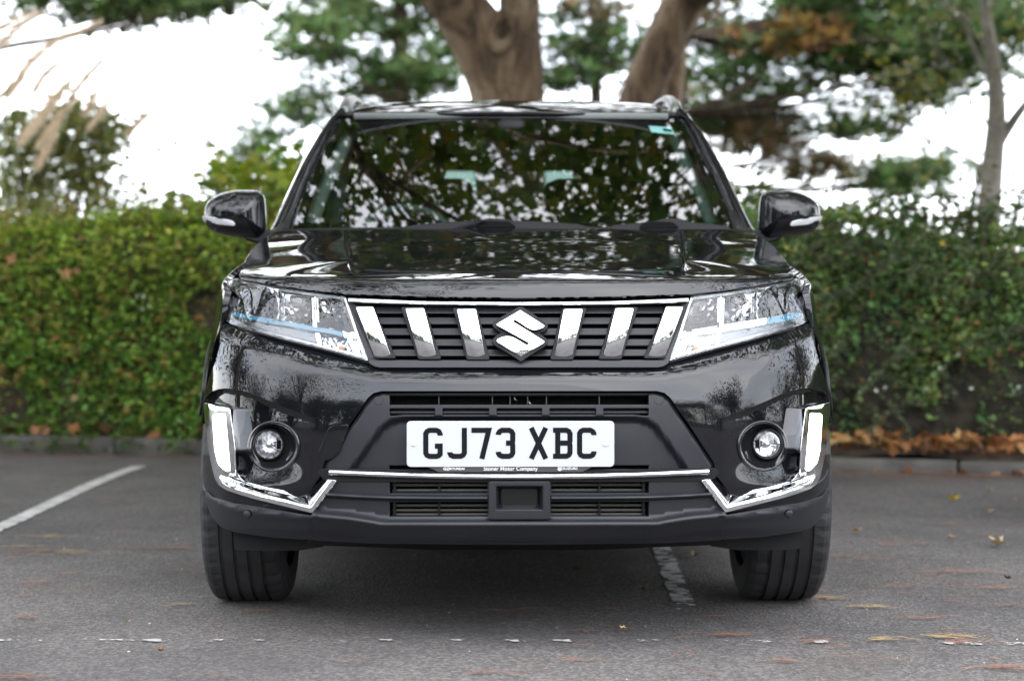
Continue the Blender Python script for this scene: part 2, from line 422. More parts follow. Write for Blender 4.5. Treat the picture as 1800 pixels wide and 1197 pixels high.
for side, bz in zip((1, -1), bez):
    def S3(a): return np.array(a) * [side, 1, 1]
    y0 = yc + .018
    rr_ = [pxring(438, 781, 28, y0 + .012), pxring(438, 781, 27, y0 - .002), pxring(438, 781, 25, y0 - .004), pxring(438, 781, 24, y0)]
    ring_loft('fog_lamp', [S3(q) for q in rr_], M['plastic_dark'], car, mirror=False)
    refl = [S3(pxring(438, 781, 24, y0 + .001)), S3(pxring(438, 781, 21, y0 + .005)), S3(pxring(438, 781, 14, y0 + .013)), S3(pxring(438, 781, 5, y0 + .017))]
    # fluted reflector
    for q in refl[1:3]:
        q[::4, 1] += .002
    ring_loft('fog_lamp_reflector', refl, M['fog_reflector'], car, mirror=False, cap=True)
    c = S3(pxring(438, 781, 5.5, y0 + .006, 12)); ring_loft('fog_bulb_shield', [S3(pxring(438, 781, 6, y0 + .016, 12)), c, S3(pxring(438, 781, 3, y0 + .003, 12))], M['satin'], car, mirror=False, cap=True)
    for dx in (-12, 12):
        v, f = box(side * (438 + dx) * (DC + y0) / F, y0 + .01, HC - (781 - HOR) * (DC + y0) / F, .0025, .006, .042)
        mk('fog_lamp_flute', v, f, M['chrome'], car, smooth=False)
    lr = [S3(pxring(438, 781, 24, y0)), S3(pxring(438, 781, 20, y0 - .006)), S3(pxring(438, 781, 12, y0 - .010)), S3(pxring(438, 781, 4, y0 - .0115))]
    ring_loft('fog_lamp_glass', lr, M['lens'], car, mirror=False, cap=True)

# ---- chrome corner trim with the running light
cout = [(551, 708), (550, 725), (548, 745), (543, 790), (537, 820), (532, 840), (525, 852), (513, 860), (490, 868), (463, 876), (410, 889), (363, 900.5), (321, 845)]
cinn = [(343, 841), (356, 834), (376, 863), (383, 866), (391, 866), (440, 857), (481, 846), (490, 838), (494, 826), (500, 770), (507, 717)]
def chroff(U, V):
    d = pdist(U, V, cout); lip = sstep((d - 6) / 20.)
    vert = sstep((V - 700) / 20.) * (1 - sstep((V - 822) / 20.)) * sstep((U - 490) / 8.)
    return -.010 + .030 * lip * (1 - .75 * vert)
drl = rounded([(537, 727), (514, 725), (505, 828), (513, 829), (527, 815), (533, 790)], 5)
trim = panel('chrome_corner_trim', PF(chroff), rounded(cout + cinn, 3, 3), M['chrome'], car, step=2.6, holes=[drl], rim=.055, rr=.0012, mirror=True)
drls = panel('running_light', PF(lambda U, V: chroff(U, V) + .004), [(u, v) for u, v in drl], M['lamp_white'], car, step=6, rim=.004, mirror=True)

# ---- side valances, matt plastic, with a parking sensor each
val = rounded([(549, 858), (537, 873.5), (501, 884), (426, 896), (362, 906), (356, 948), (430, 944), (499, 934), (520, 926), (537, 907), (547, 880)], 4)
def valoff(U, V):
    base = .006 + .010 * sstep((V - 925) / 25.)
    return base - .006 * np.exp(-((V - (crv(U))) / 7.) ** 2)
crv = MC([(350, 912), (426, 905), (501, 893), (549, 872)])
vp = panel('bumper_corner', PF(valoff), val, M['plastic'], car, step=7, rim=.04, mirror=True, holes=[circ(476, 903, 8.5, 20)])
Pv = PF(valoff)
def disc_part(name, cx, cy, r, dep, m, P, parent=car, dome=.003, n=24):
    ys = float(P([float(cx)], [float(cy)])[0, 1]) + dep
    ring_loft(name, [pxring(cx, cy, r, ys + .006, n), pxring(cx, cy, r, ys, n), pxring(cx, cy, r * .75, ys - dome * .5, n), pxring(cx, cy, r * .35, ys - dome, n)], m, parent, cap=True)
disc_part('parking_sensor', 476, 903, 7.6, .002, M['plastic'], Pv, dome=.002)
# short painted/plastic backing strip between chrome and valance
panel('bumper_lower_edge', PF(cst(.016)), [(551, 800), (551, 861), (537, 876), (501, 888), (426, 900), (355, 912), (345, 880), (420, 870), (500, 840), (530, 800)], M['paint'], car, step=9, rim=.02, mirror=True)

# ---- centre plastic panel (trapezoid) with slots and plate recess
trap = sym([(0, 689.5), (240, 689.5), (254, 693), (264, 701), (300, 756), (340, 812), (345, 821), (345, 828), (0, 831)])
slots = [[(a, 716.5), (b, 716.5), (b, 732), (a, 732)] for a, b in ((-229, -147), (-136, -52), (-41, 41), (52, 136), (147, 229))]
up_open = [(-229, 691.8), (229, 691.8), (229, 712.5), (-229, 712.5)]
low_open = [[(112, 817), (229, 817), (229, 826), (112, 826)], [(-112, 817), (-229, 817), (-229, 826), (-112, 826)]]
faceline = sym([(0, 736), (200, 736), (222, 740), (240, 752), (292, 823), (0, 823)])
def trapoff(U, V):
    dd = pdist(U, V, [(0, 736), (200, 736), (222, 740), (240, 752), (300, 835)])
    ins = ((V > 736) & inpoly(U, V, [(-1, 736), (200, 736), (222, 740), (240, 752), (310, 850), (-1, 850)]))
    sd = np.where(ins, dd, -dd)
    edge = pdist(U, V, [(0, 686), (243, 687), (258, 692), (268, 702), (345, 815), (347, 830)])
    return .012 + .022 * sstep((sd + 7) / 14.) + .010 * (1 - sstep(edge / 9.))
panel('grille_panel', PF(trapoff), trap, M['plastic'], car, step=5, holes=[rounded(s, 3, 3) for s in slots] + [up_open] + low_open, rim=.022, rr=.002, lines=[[(s_ * u, v_) for u, v_ in q_] for s_ in (1, -1) for q_ in ([(0, 731), (197, 731), (219, 734), (236, 746), (292, 831)], [(0, 740), (202, 740), (225, 745), (244, 757), (300, 838)])])
# slot blades and upright dividers
for s in slots:
    a, b = s[0][0] + 1, s[1][0] - 1
    panel('slot_blade', PF(lambda U, V: .022 + .0004 * (V - 725) ** 2 * .5), [(a - 2, 721.5), (b + 2, 721.5), (b + 2, 726.5), (a - 2, 726.5)], M['plastic'], car, step=3.5, rim=.01)
for u in (-229, -141, -47, -16, 15, 48, 141, 229):
    panel('intake_divider', PF(cst(.034)), [(u - .8, 690), (u + .8, 690), (u + .8, 714), (u - .8, 714)], M['plastic'], car, step=8, rim=.02, rr=.0005)
for u in (-247, 246):
    panel('panel_clip', PF(lambda U, V: trapoff(U, V) - .001 + 0 * U), circ(u, 703, 8, 24), M['plastic'], car, step=3, rim=.003, rr=.001)
# bits of engine seen through the upper opening
for u, v, ln in ((-10, 702, .02), (16, 709, .012)):
    yy = .07; s = (DC + yy) / F
    vv, ff = tube([(u * s, yy, HC - (v - 7 - HOR) * s), ((u + 3) * s, yy, HC - (v - HOR) * s), ((u + 8) * s, yy, HC - (v + 4 - HOR) * s)], [.003] * 3, 6)
    mk('horn_bracket', vv, ff, M['satin'], car)

# ---- thin chrome bar in three lengths
def barP(yc_, h, dep, bul):
    return PF(lambda U, V: dep + bul * ((V - (yc_ - .000075 * U * U)) / (h / 2)) ** 2)
def bar_out(a, b, yc_, h, n=24):
    us = np.linspace(a, b, n); c = yc_ - .000075 * us * us * (1)
    return [(u, q - h / 2) for u, q in zip(us, c)] + [(u, q + h / 2) for u, q in zip(us[::-1], c[::-1])]
for a, b in ((-334, -54), (-53, 53), (54, 334)):
    panel('chrome_bar', barP(838, 10, -.014, .006), bar_out(a, b, 838, 9.5), M['chrome'], car, step=3.2, rim=.016, rr=.001)
panel('bar_housing', PF(cst(.004)), sym([(0, 831), (345, 824), (352, 830), (345, 840), (322, 846), (0, 847)]), M['plastic_dark'], car, step=8, rim=.01)

# ---- lower bumper in matt plastic
lb = sym([(0, 844), (318, 841), (321, 847), (364, 904), (356, 949), (345, 950), (240, 955), (0, 957)])
lop = [[(54.5, 845.5), (229, 846), (229, 868), (54.5, 868)], [(54.5, 881), (229, 881), (229, 908), (54.5, 908)]]
lop += [[(-u, v) for u, v in h] for h in lop]
rdr = [(-54, 845), (54, 845), (54, 912), (-54, 912)]
crl = MC([(0, 921), (236, 921), (262, 917), (300, 911), (360, 905), (400, 900)])
def lboff(U, V):
    t = V - crl(U); up = sstep((-t + 2) / 16.)
    return -.020 + .026 * up + .00055 * np.maximum(t, 0) + .008 * sstep((t - 24) / 12.) - .004 * np.exp(-(t / 4.) ** 2)
panel('lower_bumper', PF(lboff), lb, M['plastic'], car, step=6, holes=lop + [rdr], rim=.03, rr=.002, lines=[[(u, float(crl(abs(u))) + o_) for u in range(-350, 351, 10)] for o_ in (-12, -5, 0, 5)])
for sgn in (1, -1):
    us = np.array([57, 120, 190, 230, 300, 340]) * 1.0; c = np.array([875.5, 875.5, 875, 874.5, 871.5, 869])
    o_ = [(sgn * u, q - 5) for u, q in zip(us, c)] + [(sgn * u, q + 5) for u, q in zip(us[::-1], c[::-1])]
    cc = MC(list(zip(us, c)))
    panel('lower_grille_rail', PF(lambda U, V: -.014 + .012 * ((V - cc(np.clip(U, 57, 340))) / 5.) ** 2), o_, M['plastic'], car, step=3.2, rim=.02, rr=.001)
    for v in (852, 861.5, 888, 896.5, 904):
        panel('louvre', PF(lambda U, V: .030 + .0012 * np.abs(V - v)), [(sgn * 50, v - 2.4), (sgn * 222, v - 2.4), (sgn * 222, v + 2.4), (sgn * 50, v + 2.4)], M['louvre'], car, step=5, rim=.012, rr=.0008)
    for v0, v1 in ((845, 868), (881, 908)):
        panel('louvre_upright', PF(cst(.022)), [(sgn * 139.5, v0), (sgn * 142.5, v0), (sgn * 142.5, v1), (sgn * 139.5, v1)], M['plastic_dark'], car, step=8, rim=.015, rr=.0006)
        panel('louvre_upright', PF(cst(.022)), [(sgn * 217, v0), (sgn * 221, v0), (sgn * 221, v1), (sgn * 217, v1)], M['plastic_dark'], car, step=8, rim=.015, rr=.0006)
# radar box
def rdoff(U, V):
    d = pdist(U, V, [(-42, 853), (42, 853), (42, 897), (-42, 897)], True); ins = inpoly(U, V, [(-42, 853), (42, 853), (42, 897), (-42, 897)])
    return -.012 + .05 * sstep(np.where(ins, d, 0) / 9.)
panel('radar_surround', PF(lambda U, V: rdoff(U, V)), rounded([(-53, 847), (53, 847), (53, 912), (-53, 912)], 3), M['plastic'], car, step=2.6, rim=.03, rr=.0015)
panel('radar_cover', PF(lambda U, V: .028 + 0 * U), rounded([(-31, 857), (31, 857), (32, 880), (28, 893), (-28, 893), (-32, 880)], 7), M['gloss_black'], car, step=5, rim=.01)

# ---- grille
fr_out = sym([(0, 525.5), (150, 524.5), (302, 521), (262, 638), (254, 643), (244, 645), (0, 645)])
fr_in = sym([(0, 537), (150, 536.5), (289, 533), (284, 541), (252, 628), (246, 633), (0, 633.5)])
def froff(U, V): return .012 + .022 * sstep((531 - V) / 4.) + .006 * sstep((636 - V) / 10.)
panel('grille_frame', PF(froff), fr_out, M['plastic'], car, step=5, holes=[fr_in], rim=.03, rr=.002)
strip_c = MC([(0, 533.6), (150, 532.2), (250, 529.6), (300, 527.2)])
us = np.linspace(-299, 299, 41)
panel('grille_chrome_strip', PF(lambda U, V: .0 + .0022 * ((V - strip_c(U)) / 3.2) ** 2),
      [(u, strip_c(abs(u)) - 3.3) for u in us] + [(u, strip_c(abs(u)) + 3.3) for u in us[::-1]], M['chrome'], car, step=3, rim=.014, rr=.0008)
gx_ = MC([(530, 291), (541, 285), (628, 252), (640, 249)])
for v in (545.5, 564.5, 583.5, 602.5, 620.5):
    w = float(gx_(v)) - 1
    panel('grille_slat', PF(lambda U, V: .022 + .00055 * (v + 5 - V) + .0016 * np.maximum(V - v - 3.5, 0) + .0000 * U), [(-w, v - 6), (w, v - 6), (w + (-1.5), v + 5.5), (-w + 1.5, v + 5.5)], M['plastic'], car, step=4, rim=.03, rr=.0015)
panel('grille_backing', PF(cst(.065)), sym([(0, 534), (289, 531), (250, 636), (0, 636)]), M['void'], car, step=20, rim=.0)
bars = [((287, 540), (258, 540), (227, 626.5), (255, 626.5)), ((200, 542.5), (169, 542.5), (147, 628), (177, 628)), ((110, 544), (78, 544), (61, 629), (91, 629))]
for bi, q in enumerate(bars):
    q = list(q)
    for sg in (1, -1):
        qq = [(sg * u + (1.5 if sg > 0 else 1.5), v) for u, v in q]
        qx = np.array(qq)
        cen = qx.mean(0)
        grow = [tuple(cen + (p - cen) * [1.28, 1.05]) for p in qx]
        panel('grille_bar_holder', PF(cst(.008)), rounded(grow, 3, 3), M['plastic_dark'], car, step=6, rim=.03, rr=.002)
        axis = MC([(540, (q[0][0] + q[1][0]) / 2), (628, (q[2][0] + q[3][0]) / 2)])
        def boff(U, V, axis=axis):
            h = (V - 586) / 43.; return -.017 + .0165 * h + .0105 * h ** 2 + .0025 * ((np.abs(U) - axis(V)) / 15.) ** 2
        panel('grille_chrome_bar', PF(boff), rounded(qq, 1.6, 3), M['chrome'], car, step=3, rim=.016, rr=.0014)
# emblem
def e2p(pts, cx=1.8): return [((x / 9.2067 + 840 - 915) + cx, y / 9.2067 + 520) for x, y in pts]
back = e2p([(690, 178), (760, 205), (1125, 455), (1135, 500), (1080, 565), (985, 600), (1120, 705), (1130, 760), (1100, 800), (760, 1010), (700, 1060), (640, 1010), (280, 790), (248, 735), (262, 690), (330, 635), (395, 600), (265, 500), (250, 455), (285, 410), (620, 215)])
spt = e2p([(693, 235), (1070, 475), (1078, 490), (1062, 510), (1000, 535), (930, 552), (865, 541), (800, 508), (640, 400), (600, 385), (560, 412), (820, 572), (1072, 735), (1078, 750), (1060, 768), (702, 978), (330, 750), (312, 730), (330, 700), (400, 668), (480, 655), (560, 668), (640, 708), (770, 790), (800, 800), (850, 768), (330, 480), (312, 465), (330, 448)])
emb = panel('emblem_backing', PF(cst(-.004)), rounded(back, 2.5, 3), M['plastic_dark'], car, step=3, rim=.03, rr=.002)
panel('emblem', PF(lambda U, V: -.020 + .00024 * (V - 585) + .0000032 * (V - 585) ** 2), spt, M['chrome'], emb, step=1.5, rim=.008, rr=.0008)

# ---- headlights
lens = [(264.5, 634), (333, 616), (416, 595), (486, 574.5), (502, 569.5), (512, 563), (518, 551), (521, 536), (519.5, 516), (514.5, 503), (505, 494), (491, 489.5), (484, 494.5), (433, 504.5), (366, 514.5), (304, 521)]
lens_r = rounded(lens, 3, 3)
HB = .016
lo = [(264, 638), (304, 519), (366, 512), (433, 502), (484, 493), (492, 489.5), (502, 493.5), (511, 503), (515, 515.5), (517, 536), (515, 550), (509, 562), (486, 578), (416, 598), (333, 619)]
def tub(U, V):
    d = pdist(U, V, lens, True); return HB + .008 + .050 * sstep(d / 12.)
def drlx(U): return 553 + (U - 497) * (590 - 553) / (294 - 497)
for sg in (1, -1):
    L = lambda pts: [(sg * u, v) for u, v in pts]
    hl = panel('headlight', PF(lambda U, V: HB + .012 + 0 * U), L(lo), M['plastic_dark'], car, step=8, holes=[L(rounded([(cx_, cy_) for cx_, cy_ in [(272, 628), (333, 612), (416, 592), (486, 571), (506, 559), (513, 540), (511, 516), (503, 501), (489, 497), (433, 508), (366, 518), (308, 524)]], 3, 3))], rim=.05)
    panel('reflector_tub', PF(tub), L(lens_r), M['tub'], hl, step=7, rim=0)
    # three faceted reflector chambers
    chs = [[(306, 526), (352, 519), (352, 574), (296, 583), (290, 560)], [(362, 518), (412, 511), (412, 563), (362, 572)], [(422, 509), (484, 498), (500, 506), (506, 522), (502, 545), (422, 561)]]
    for ci, c in enumerate(chs):
        cxm = np.mean([p[0] for p in c])
        panel('reflector', PF(lambda U, V, cxm=cxm: HB + .058 - .028 * (np.abs(U - cxm) / 34.) ** 2 - .020 * ((V - 541) / 26.) ** 2), L(c), M['chrome_dark'], hl, step=5.2, rim=.004, flat=True, jitter=.0016)
        # square lamp module in each chamber
        panel('lamp_module', PF(cst(HB + .024)), L(rounded([(cxm - 13, 522), (cxm + 13, 519), (cxm + 14, 534), (cxm - 12, 537)], 2, 2)), M['gloss_black'], hl, step=5, rim=.03, rr=.0015)
        panel('lamp_lens', PF(cst(HB + .020)), L(rounded([(cxm - 8, 525), (cxm + 8, 523), (cxm + 9, 531), (cxm - 7, 533)], 2, 2)), M['lens'], hl, step=5, rim=.004, rr=.001)
    for u, v0, v1 in ((357, 516, 576), (417, 508, 566)):
        for du, mm, dp in ((-5, 'chrome', .014), (-1, 'chrome_dark', .010), (3.2, 'chrome', .016)):
            panel('chamber_divider', PF(cst(HB + dp)), L([(u + du, v0), (u + du + 2.4, v0), (u + du + 2.4 - 2, v1), (u + du - 2, v1)]), M[mm], hl, step=6, rim=.03, rr=.0008)
    # light guide
    g = [(499, 548.5), (294, 584), (289, 590), (286, 594.5), (300, 594.5), (460, 567), (499, 557.5)]
    if sg < 0:
        panel('light_guide', PF(lambda U, V: HB + .006 + .0005 * np.abs(V - 570) ** 0 * 0 + 0 * U), L(rounded([(499, 549), (312, 583), (309, 590.5), (460, 563), (499, 555)], 2, 2)), M['blue_guide'], hl, step=4, rim=.02, rr=.0015)
        panel('light_guide_tip', PF(cst(HB + .006)), L([(309, 582), (291, 584), (285.5, 593.5), (306, 592)]), M['white_guide'], hl, step=4, rim=.02, rr=.0015)
    else:
        panel('light_guide', PF(lambda U, V: HB + .006 + .0005 * np.abs(V - 570) ** 0 * 0 + 0 * U), L(rounded([(499, 549), (440, 559), (438, 569), (460, 566), (499, 557)], 2, 2)), M['blue_guide'], hl, step=4, rim=.02, rr=.0015)
        panel('light_guide_tip', PF(cst(HB + .006)), L([(438, 559), (291, 583), (283, 594), (436, 570)]), M['white_guide'], hl, step=4, rim=.02, rr=.0015)  # long glowing white stretch paints in the glare over this lamp
    panel('side_lamp', PF(lambda U, V: HB + .018 + 0 * U), L([(468, 567), (358, 585), (353, 603), (366, 604), (470, 579)]), M['grey_lamp'], hl, step=6, rim=.02)
    panel('lamp_divider', PF(cst(HB + .008)), L([(357, 585), (350, 586), (346, 605), (353, 604)]), M['chrome'], hl, step=5, rim=.03)
    panel('indicator', PF(lambda U, V: HB + .040 - .02 * ((U - 316) / 34.) ** 2), L([(347, 588), (287, 597), (272, 626), (343, 610)]), M['chrome_dark'], hl, step=4.5, rim=.004, flat=True, jitter=.0014)
    for u, v, r in ((312, 611, 4.5),):
        panel('indicator_bulb', PF(cst(HB + .022)), L(circ(u, v, r * .7, 12, r * .5)), M['amber'], hl, step=3, rim=.008, rr=.003)
    for u in (283, 287.5, 292, 296.5):
        panel('indicator_flute', PF(cst(HB + .016)), L([(u, 600), (u + 2, 600), (u - 7, 622), (u - 9, 622)]), M['chrome'], hl, step=6, rim=.02, rr=.0008)
    # bright bezel strips along the lower and inner lens edge
    panel('lens_bezel', PF(lambda U, V: HB + .004 + .0004 * np.abs(V - 600) * 0), L([(268, 630), (333, 613.5), (416, 592.5), (486, 572), (486, 569), (416, 589), (333, 610), (274, 624), (306, 525), (303.5, 524)]), M['satin'], hl, step=4, rim=.02, rr=.001)
    panel('lens_bezel', PF(cst(HB + .008)), L([(306, 526), (366, 519.5), (433, 509.5), (486, 499), (486, 496), (433, 506), (366, 516), (306, 522.5)]), M['grey_lamp'], hl, step=4, rim=.02, rr=.001)
    arc = [(489, 496), (503, 503), (511, 518), (512, 538), (506, 556), (494, 567), (489, 566), (500, 555), (505.5, 538), (504.5, 519), (498, 506), (487, 500)]
    panel('lens_bezel', PF(cst(HB + .010)), L(arc), M['grey_lamp'], hl, step=4, rim=.02, rr=.001)
    panel('headlight_lens', PF(lambda U, V: HB - .006 + .008 * np.exp(-pdist(U, V, lens, True) / 4.)), L(lens_r), M['lens'], hl, step=5, rim=.012, rr=.002)

# ---- bonnet
ZC = MC([(0, .905), (.06, .917), (.105, .9262), (.33, .964), (.65, 1.009), (.95, 1.050), (1.25, 1.103), (1.8, 1.19)])
def ZT(x, y):
    ax = np.abs(x); c = .036 - .024 * np.clip((y - .3) / .95, 0, 1)
    z = ZC(y) - c * (ax / .755) ** 2.6
    xl = .44 + .088 * np.clip((y - .25), 0, 1.1); q = ax - xl
    ridge = .010 * sstep(q / .014 + .5) * np.exp(-np.maximum(q, 0) / .16) + .006 * np.exp(-(np.minimum(q, 0) / .05) ** 2) * (q < 0) * 0
    return z + ridge * sstep((y - .26) / .25)
YFB = MC([(0, .086), (.15, .089), (.3, .105), (.42, .135), (.5, .163), (.6, .222), (.68, .288), (.74, .36), (.80, .45)])
def gH(x, y, z):
    yf = YFB(np.abs(x)) + (z - .885) * .42 + 4.0 * np.maximum(z - .885, 0) ** 2
    a = (y - yf); b = (ZT(x, y) - z) * 2.2; k = .022
    h = np.clip(.5 + .5 * (b - a) / k, 0, 1)
    return b * (1 - h) + a * h - k * h * (1 - h)
def PH(U, V): return march(U, V, gH)
bon = sym([(0, 402), (200, 403), (330, 405), (415, 407), (424, 411), (440, 421), (455, 432), (473, 456), (487, 484), (486, 488), (482, 490.5), (433, 500), (366, 509.5), (304, 516.5), (150, 521.5), (0, 523)])
panel('bonnet', PH, bon, M['paint'], car, step=5, rim=.006, rr=.003, ref=(0, -.5, 1))

# ---- body sides
XS = MC([(.30, .800), (.36, .838), (.42, .858), (.5, .876), (.62, .887), (.82, .8895), (1.2, .884), (2.2, .878), (3.2, .884), (3.7, .872), (4.0, .82), (4.2, .70)])
WS = MC([(.2, .975), (.3, .985), (.42, 1.0), (.55, .996), (.63, .988), (.74, .972), (.82, .952), (.90, .938), (.95, .915), (1.0, .88), (1.05, .865), (1.10, .853)])
def PS(y, z):
    y = np.asarray(y, float); z = np.asarray(z, float); return np.stack([XS(y) * WS(z), y, z], 1)
def arch(yc_, r, z0, n=18, a0=0, a1=180):
    return [(yc_ + r * math.cos(R(a)), .334 + r * math.sin(R(a))) for a in np.linspace(a0, a1, n)]
a1 = arch(.82, .41, 0, a0=-5, a1=150); a2 = arch(3.32, .41, 0, a0=-5, a1=185)
fend = [(1.28, .34), (a1[0][0], .34)] + a1[1:] + [(.45, .60), (.44, .70), (.36, .80), (.37, .90), (.55, .93), (.8, .985), (1.1, 1.03), (1.28, 1.06)]
kw = dict(ref=(1, 0, 0), mirror=True, rim=.015, rr=.003, e=.004)
panel('front_wing', PS, fend, M['paint'], car, step=.035, **kw)
panel('front_door', PS, rounded([(1.29, .40), (2.22, .40), (2.22, 1.07), (1.29, 1.06)], .02), M['paint'], car, step=.07, **kw)
panel('rear_door', PS, rounded([(2.23, .40), (2.88, .40), (2.98, .70), (3.06, 1.08), (2.23, 1.07)], .02), M['paint'], car, step=.07, **kw)
panel('rear_wing', PS, [(3.07, 1.09), (2.99, .70)] + [(y, z) for y, z in a2[::-1] if z > .40] + [(3.74, .34), (4.14, .36), (4.14, 1.1)], M['paint'], car, step=.06, **kw)
for ac in (.82, 3.32):
    oo = arch(ac, .47, 0, 22, 0 if ac < 1 else -3, 140 if ac < 1 else 183); ii = arch(ac, .405, 0, 22, 0 if ac < 1 else -3, 146 if ac < 1 else 183)
    panel('wheel_arch_trim', lambda y, z: PS(y, z) + np.array([.006, 0, 0]), oo + ii[::-1], M['plastic'], car, step=.03, **kw)
panel('sill_trim', lambda y, z: PS(y, z) + np.array([.004, 0, 0]), [(1.28, .24), (2.86, .24), (2.86, .395), (1.28, .395)], M['plastic'], car, step=.08, **kw)
for sg in (1, -1):
    for yy in (2.08, 2.85):
        v, f = box(sg * .835, yy, .93, .03, .16, .022, .008); mk('door_handle', v, f, M['paint'], car)
# wheel wells and underbody
v, f = join([box(0, 2.3, .27, 1.26, 3.3, .16), box(0, 4.0, .30, 1.5, .25, .2), box(0, .42, .268, 1.24, .5, .012), box(0, .45, .50, 1.10, .60, .46), box(0, 2.3, .6, 1.5, 2.2, .5), box(0, 3.9, .55, 1.5, .4, .5)])
mk('underbody', v, f, M['void'], car, smooth=False)  # floor and rear boxes shaped low to deepen the shade under the car
for sg in (1, -1):
    for ac in (.82, 3.32):
        ro = arch(ac, .43, 0, 14, -10, 190); V = []; Fc = []
        for y_, z_ in ro: V += [(sg * .60, y_, z_), (sg * .80, y_, z_)]
        for i in range(13): Fc.append((2 * i, 2 * i + 1, 2 * i + 3, 2 * i + 2))
        mk('wheel_well', V, Fc, M['plastic_dark'], car)
    # air deflector under the bumper in front of the wheel
    yb = .34; s = (DC + yb) / F
    pts = [(499, 930), (497, 964), (470, 967), (385, 967), (340, 960), (345, 940)]
    vv = [(sg * u * s, yb, HC - (q - HOR) * s) for u, q in pts] + [(sg * u * s, yb + .02, HC - (q - HOR) * s) for u, q in pts]
    n = len(pts); ff = [tuple(range(n)), tuple(range(2 * n - 1, n - 1, -1))] + [(i, (i + 1) % n, n + (i + 1) % n, n + i) for i in range(n)]
    mk('wheel_deflector', vv, ff, M['plastic_dark'], car, smooth=False)
vv, ff = join([box(-.44, .30, .255, .05, .02, .03, .004), box(.49, .30, .252, .02, .02, .035, .004), box(.42, .32, .262, .16, .02, .012), box(-.36, .32, .262, .12, .02, .012)])
mk('undertray_tab', vv, ff, M['plastic_dark'], car, smooth=False)
yb = .16; s = (DC + yb) / F
panel('undertray', lambda U, V: np.stack([U * (DC + .16 + (V - 950) * .01) / F, .16 + (V - 950) * .01, HC - (V - HOR) * (DC + .16 + (V - 950) * .01) / F], 1), sym([(0, 950), (360, 944), (370, 957), (240, 962), (150, 966), (0, 966)]), M['plastic_dark'], car, step=20, rim=.01)

# wheels
def wheel(x, y, side):
    Rr, hw = .334, .1085
    prof = [(-hw, .235), (-hw - .006, .27), (-hw - .004, .305), (-hw + .006, .322), (-hw + .018, .3295)]
    gro = [-.058, -.020, .018, .056]
    for g in gro: prof += [(g - .0055, Rr - .0006 * 1), (g - .0045, Rr - .008), (g + .0045, Rr - .008), (g + .0055, Rr - .0006)]
    prof += [(hw - .018, .3295), (hw - .006, .322), (hw + .004, .305), (hw + .006, .27), (hw, .235)]
    n = 120; V = []; Fc = []; m_ = len(prof)
    for i in range(n):
        a = 2 * math.pi * i / n
        for px_, r in prof:
            rr_ = r
            if r > .318 and abs(px_) > .062 and i % 3 == 0: rr_ -= .003
            zz = rr_ * math.sin(a)
            V.append((px_ * side, rr_ * math.cos(a), max(zz, -.3335)))
    for i in range(n):
        j = (i + 1) % n
        for k in range(m_ - 1): Fc.append((i * m_ + k, j * m_ + k, j * m_ + k + 1, i * m_ + k + 1))
    w = mk('wheel', V, Fc, M['rubber'], car); w.location = (x * side, y, .3338)
    w.data.polygons.foreach_set('use_smooth', [False] * len(w.data.polygons))
    V = []; Fc = []; pr = [(hw * .9, .236), (hw * .5, .225), (-.06, .222), (-.09, .236)]
    for i in range(48):
        a = 2 * math.pi * i / 48; V += [(p * side, r * math.cos(a), r * math.sin(a)) for p, r in pr]
    for i in range(48):
        for k in range(3): Fc.append((i * 4 + k, ((i + 1) % 48) * 4 + k, ((i + 1) % 48) * 4 + k + 1, i * 4 + k + 1))
    for i in range(5):
        a = 2 * math.pi * i / 5
        vv, ff = box(hw * .6 * side, 0, .13, .02, .05, .2, .006)
        vv = [(p[0], p[1] * math.cos(a) - p[2] * math.sin(a), p[1] * math.sin(a) + p[2] * math.cos(a)) for p in vv]
        V, Fc = join([(V, Fc), (vv, ff)])
    V, Fc = join([(V, Fc), tube([(hw * .3 * side, 0, 0), (hw * .75 * side, 0, 0)], [.06, .05], 16)])
    mk('rim', V, Fc, M['rim'], w)
    return w
for sd_ in (1, -1):
    wheel(.765, .82, sd_); wheel(.765, 3.32, sd_)

# ---- cabin: windscreen, pillars, roof
def hwe(t): return 391 - 91 * t + 20 * t * (1 - t)
def WSD(s, t): return (1.30 + .17 * np.abs(s) ** 2.3) * (1 - t) + (1.95 + .085 * np.abs(s) ** 2.2) * t - .10 * t * (1 - t)
def PW(extra=0.):
    def P(U, V):
        U = np.asarray(U, float); V = np.asarray(V, float); t = (405 - V) / 200.; s = U / hwe(t)
        y = WSD(s, t) + extra; q = (DC + y) / F; return np.stack([U * q, y, HC - (V - HOR) * q], 1)
    return P
wso = sym([(0, 200.5), (150, 201.5), (260, 204), (298, 207)] + [(float(hwe(t)), 405 - 200 * t) for t in np.linspace(.96, 0, 12)] + [(300, 408), (0, 404)])
panel('windscreen', PW(), wso, M['windscreen'], car, step=9, rim=0, ref=(0, -1, 1))
frit_i = sym([(0, 211), (200, 212), (283, 216)] + [(float(hwe(t)) - 14 - 8 * (1 - t), 405 - 200 * t) for t in np.linspace(.9, .08, 10)] + [(352, 393), (0, 391)])
panel('windscreen_border', PW(.006), wso, M['gloss_black'], car, step=8, holes=[frit_i], rim=0, ref=(0, -1, 1))

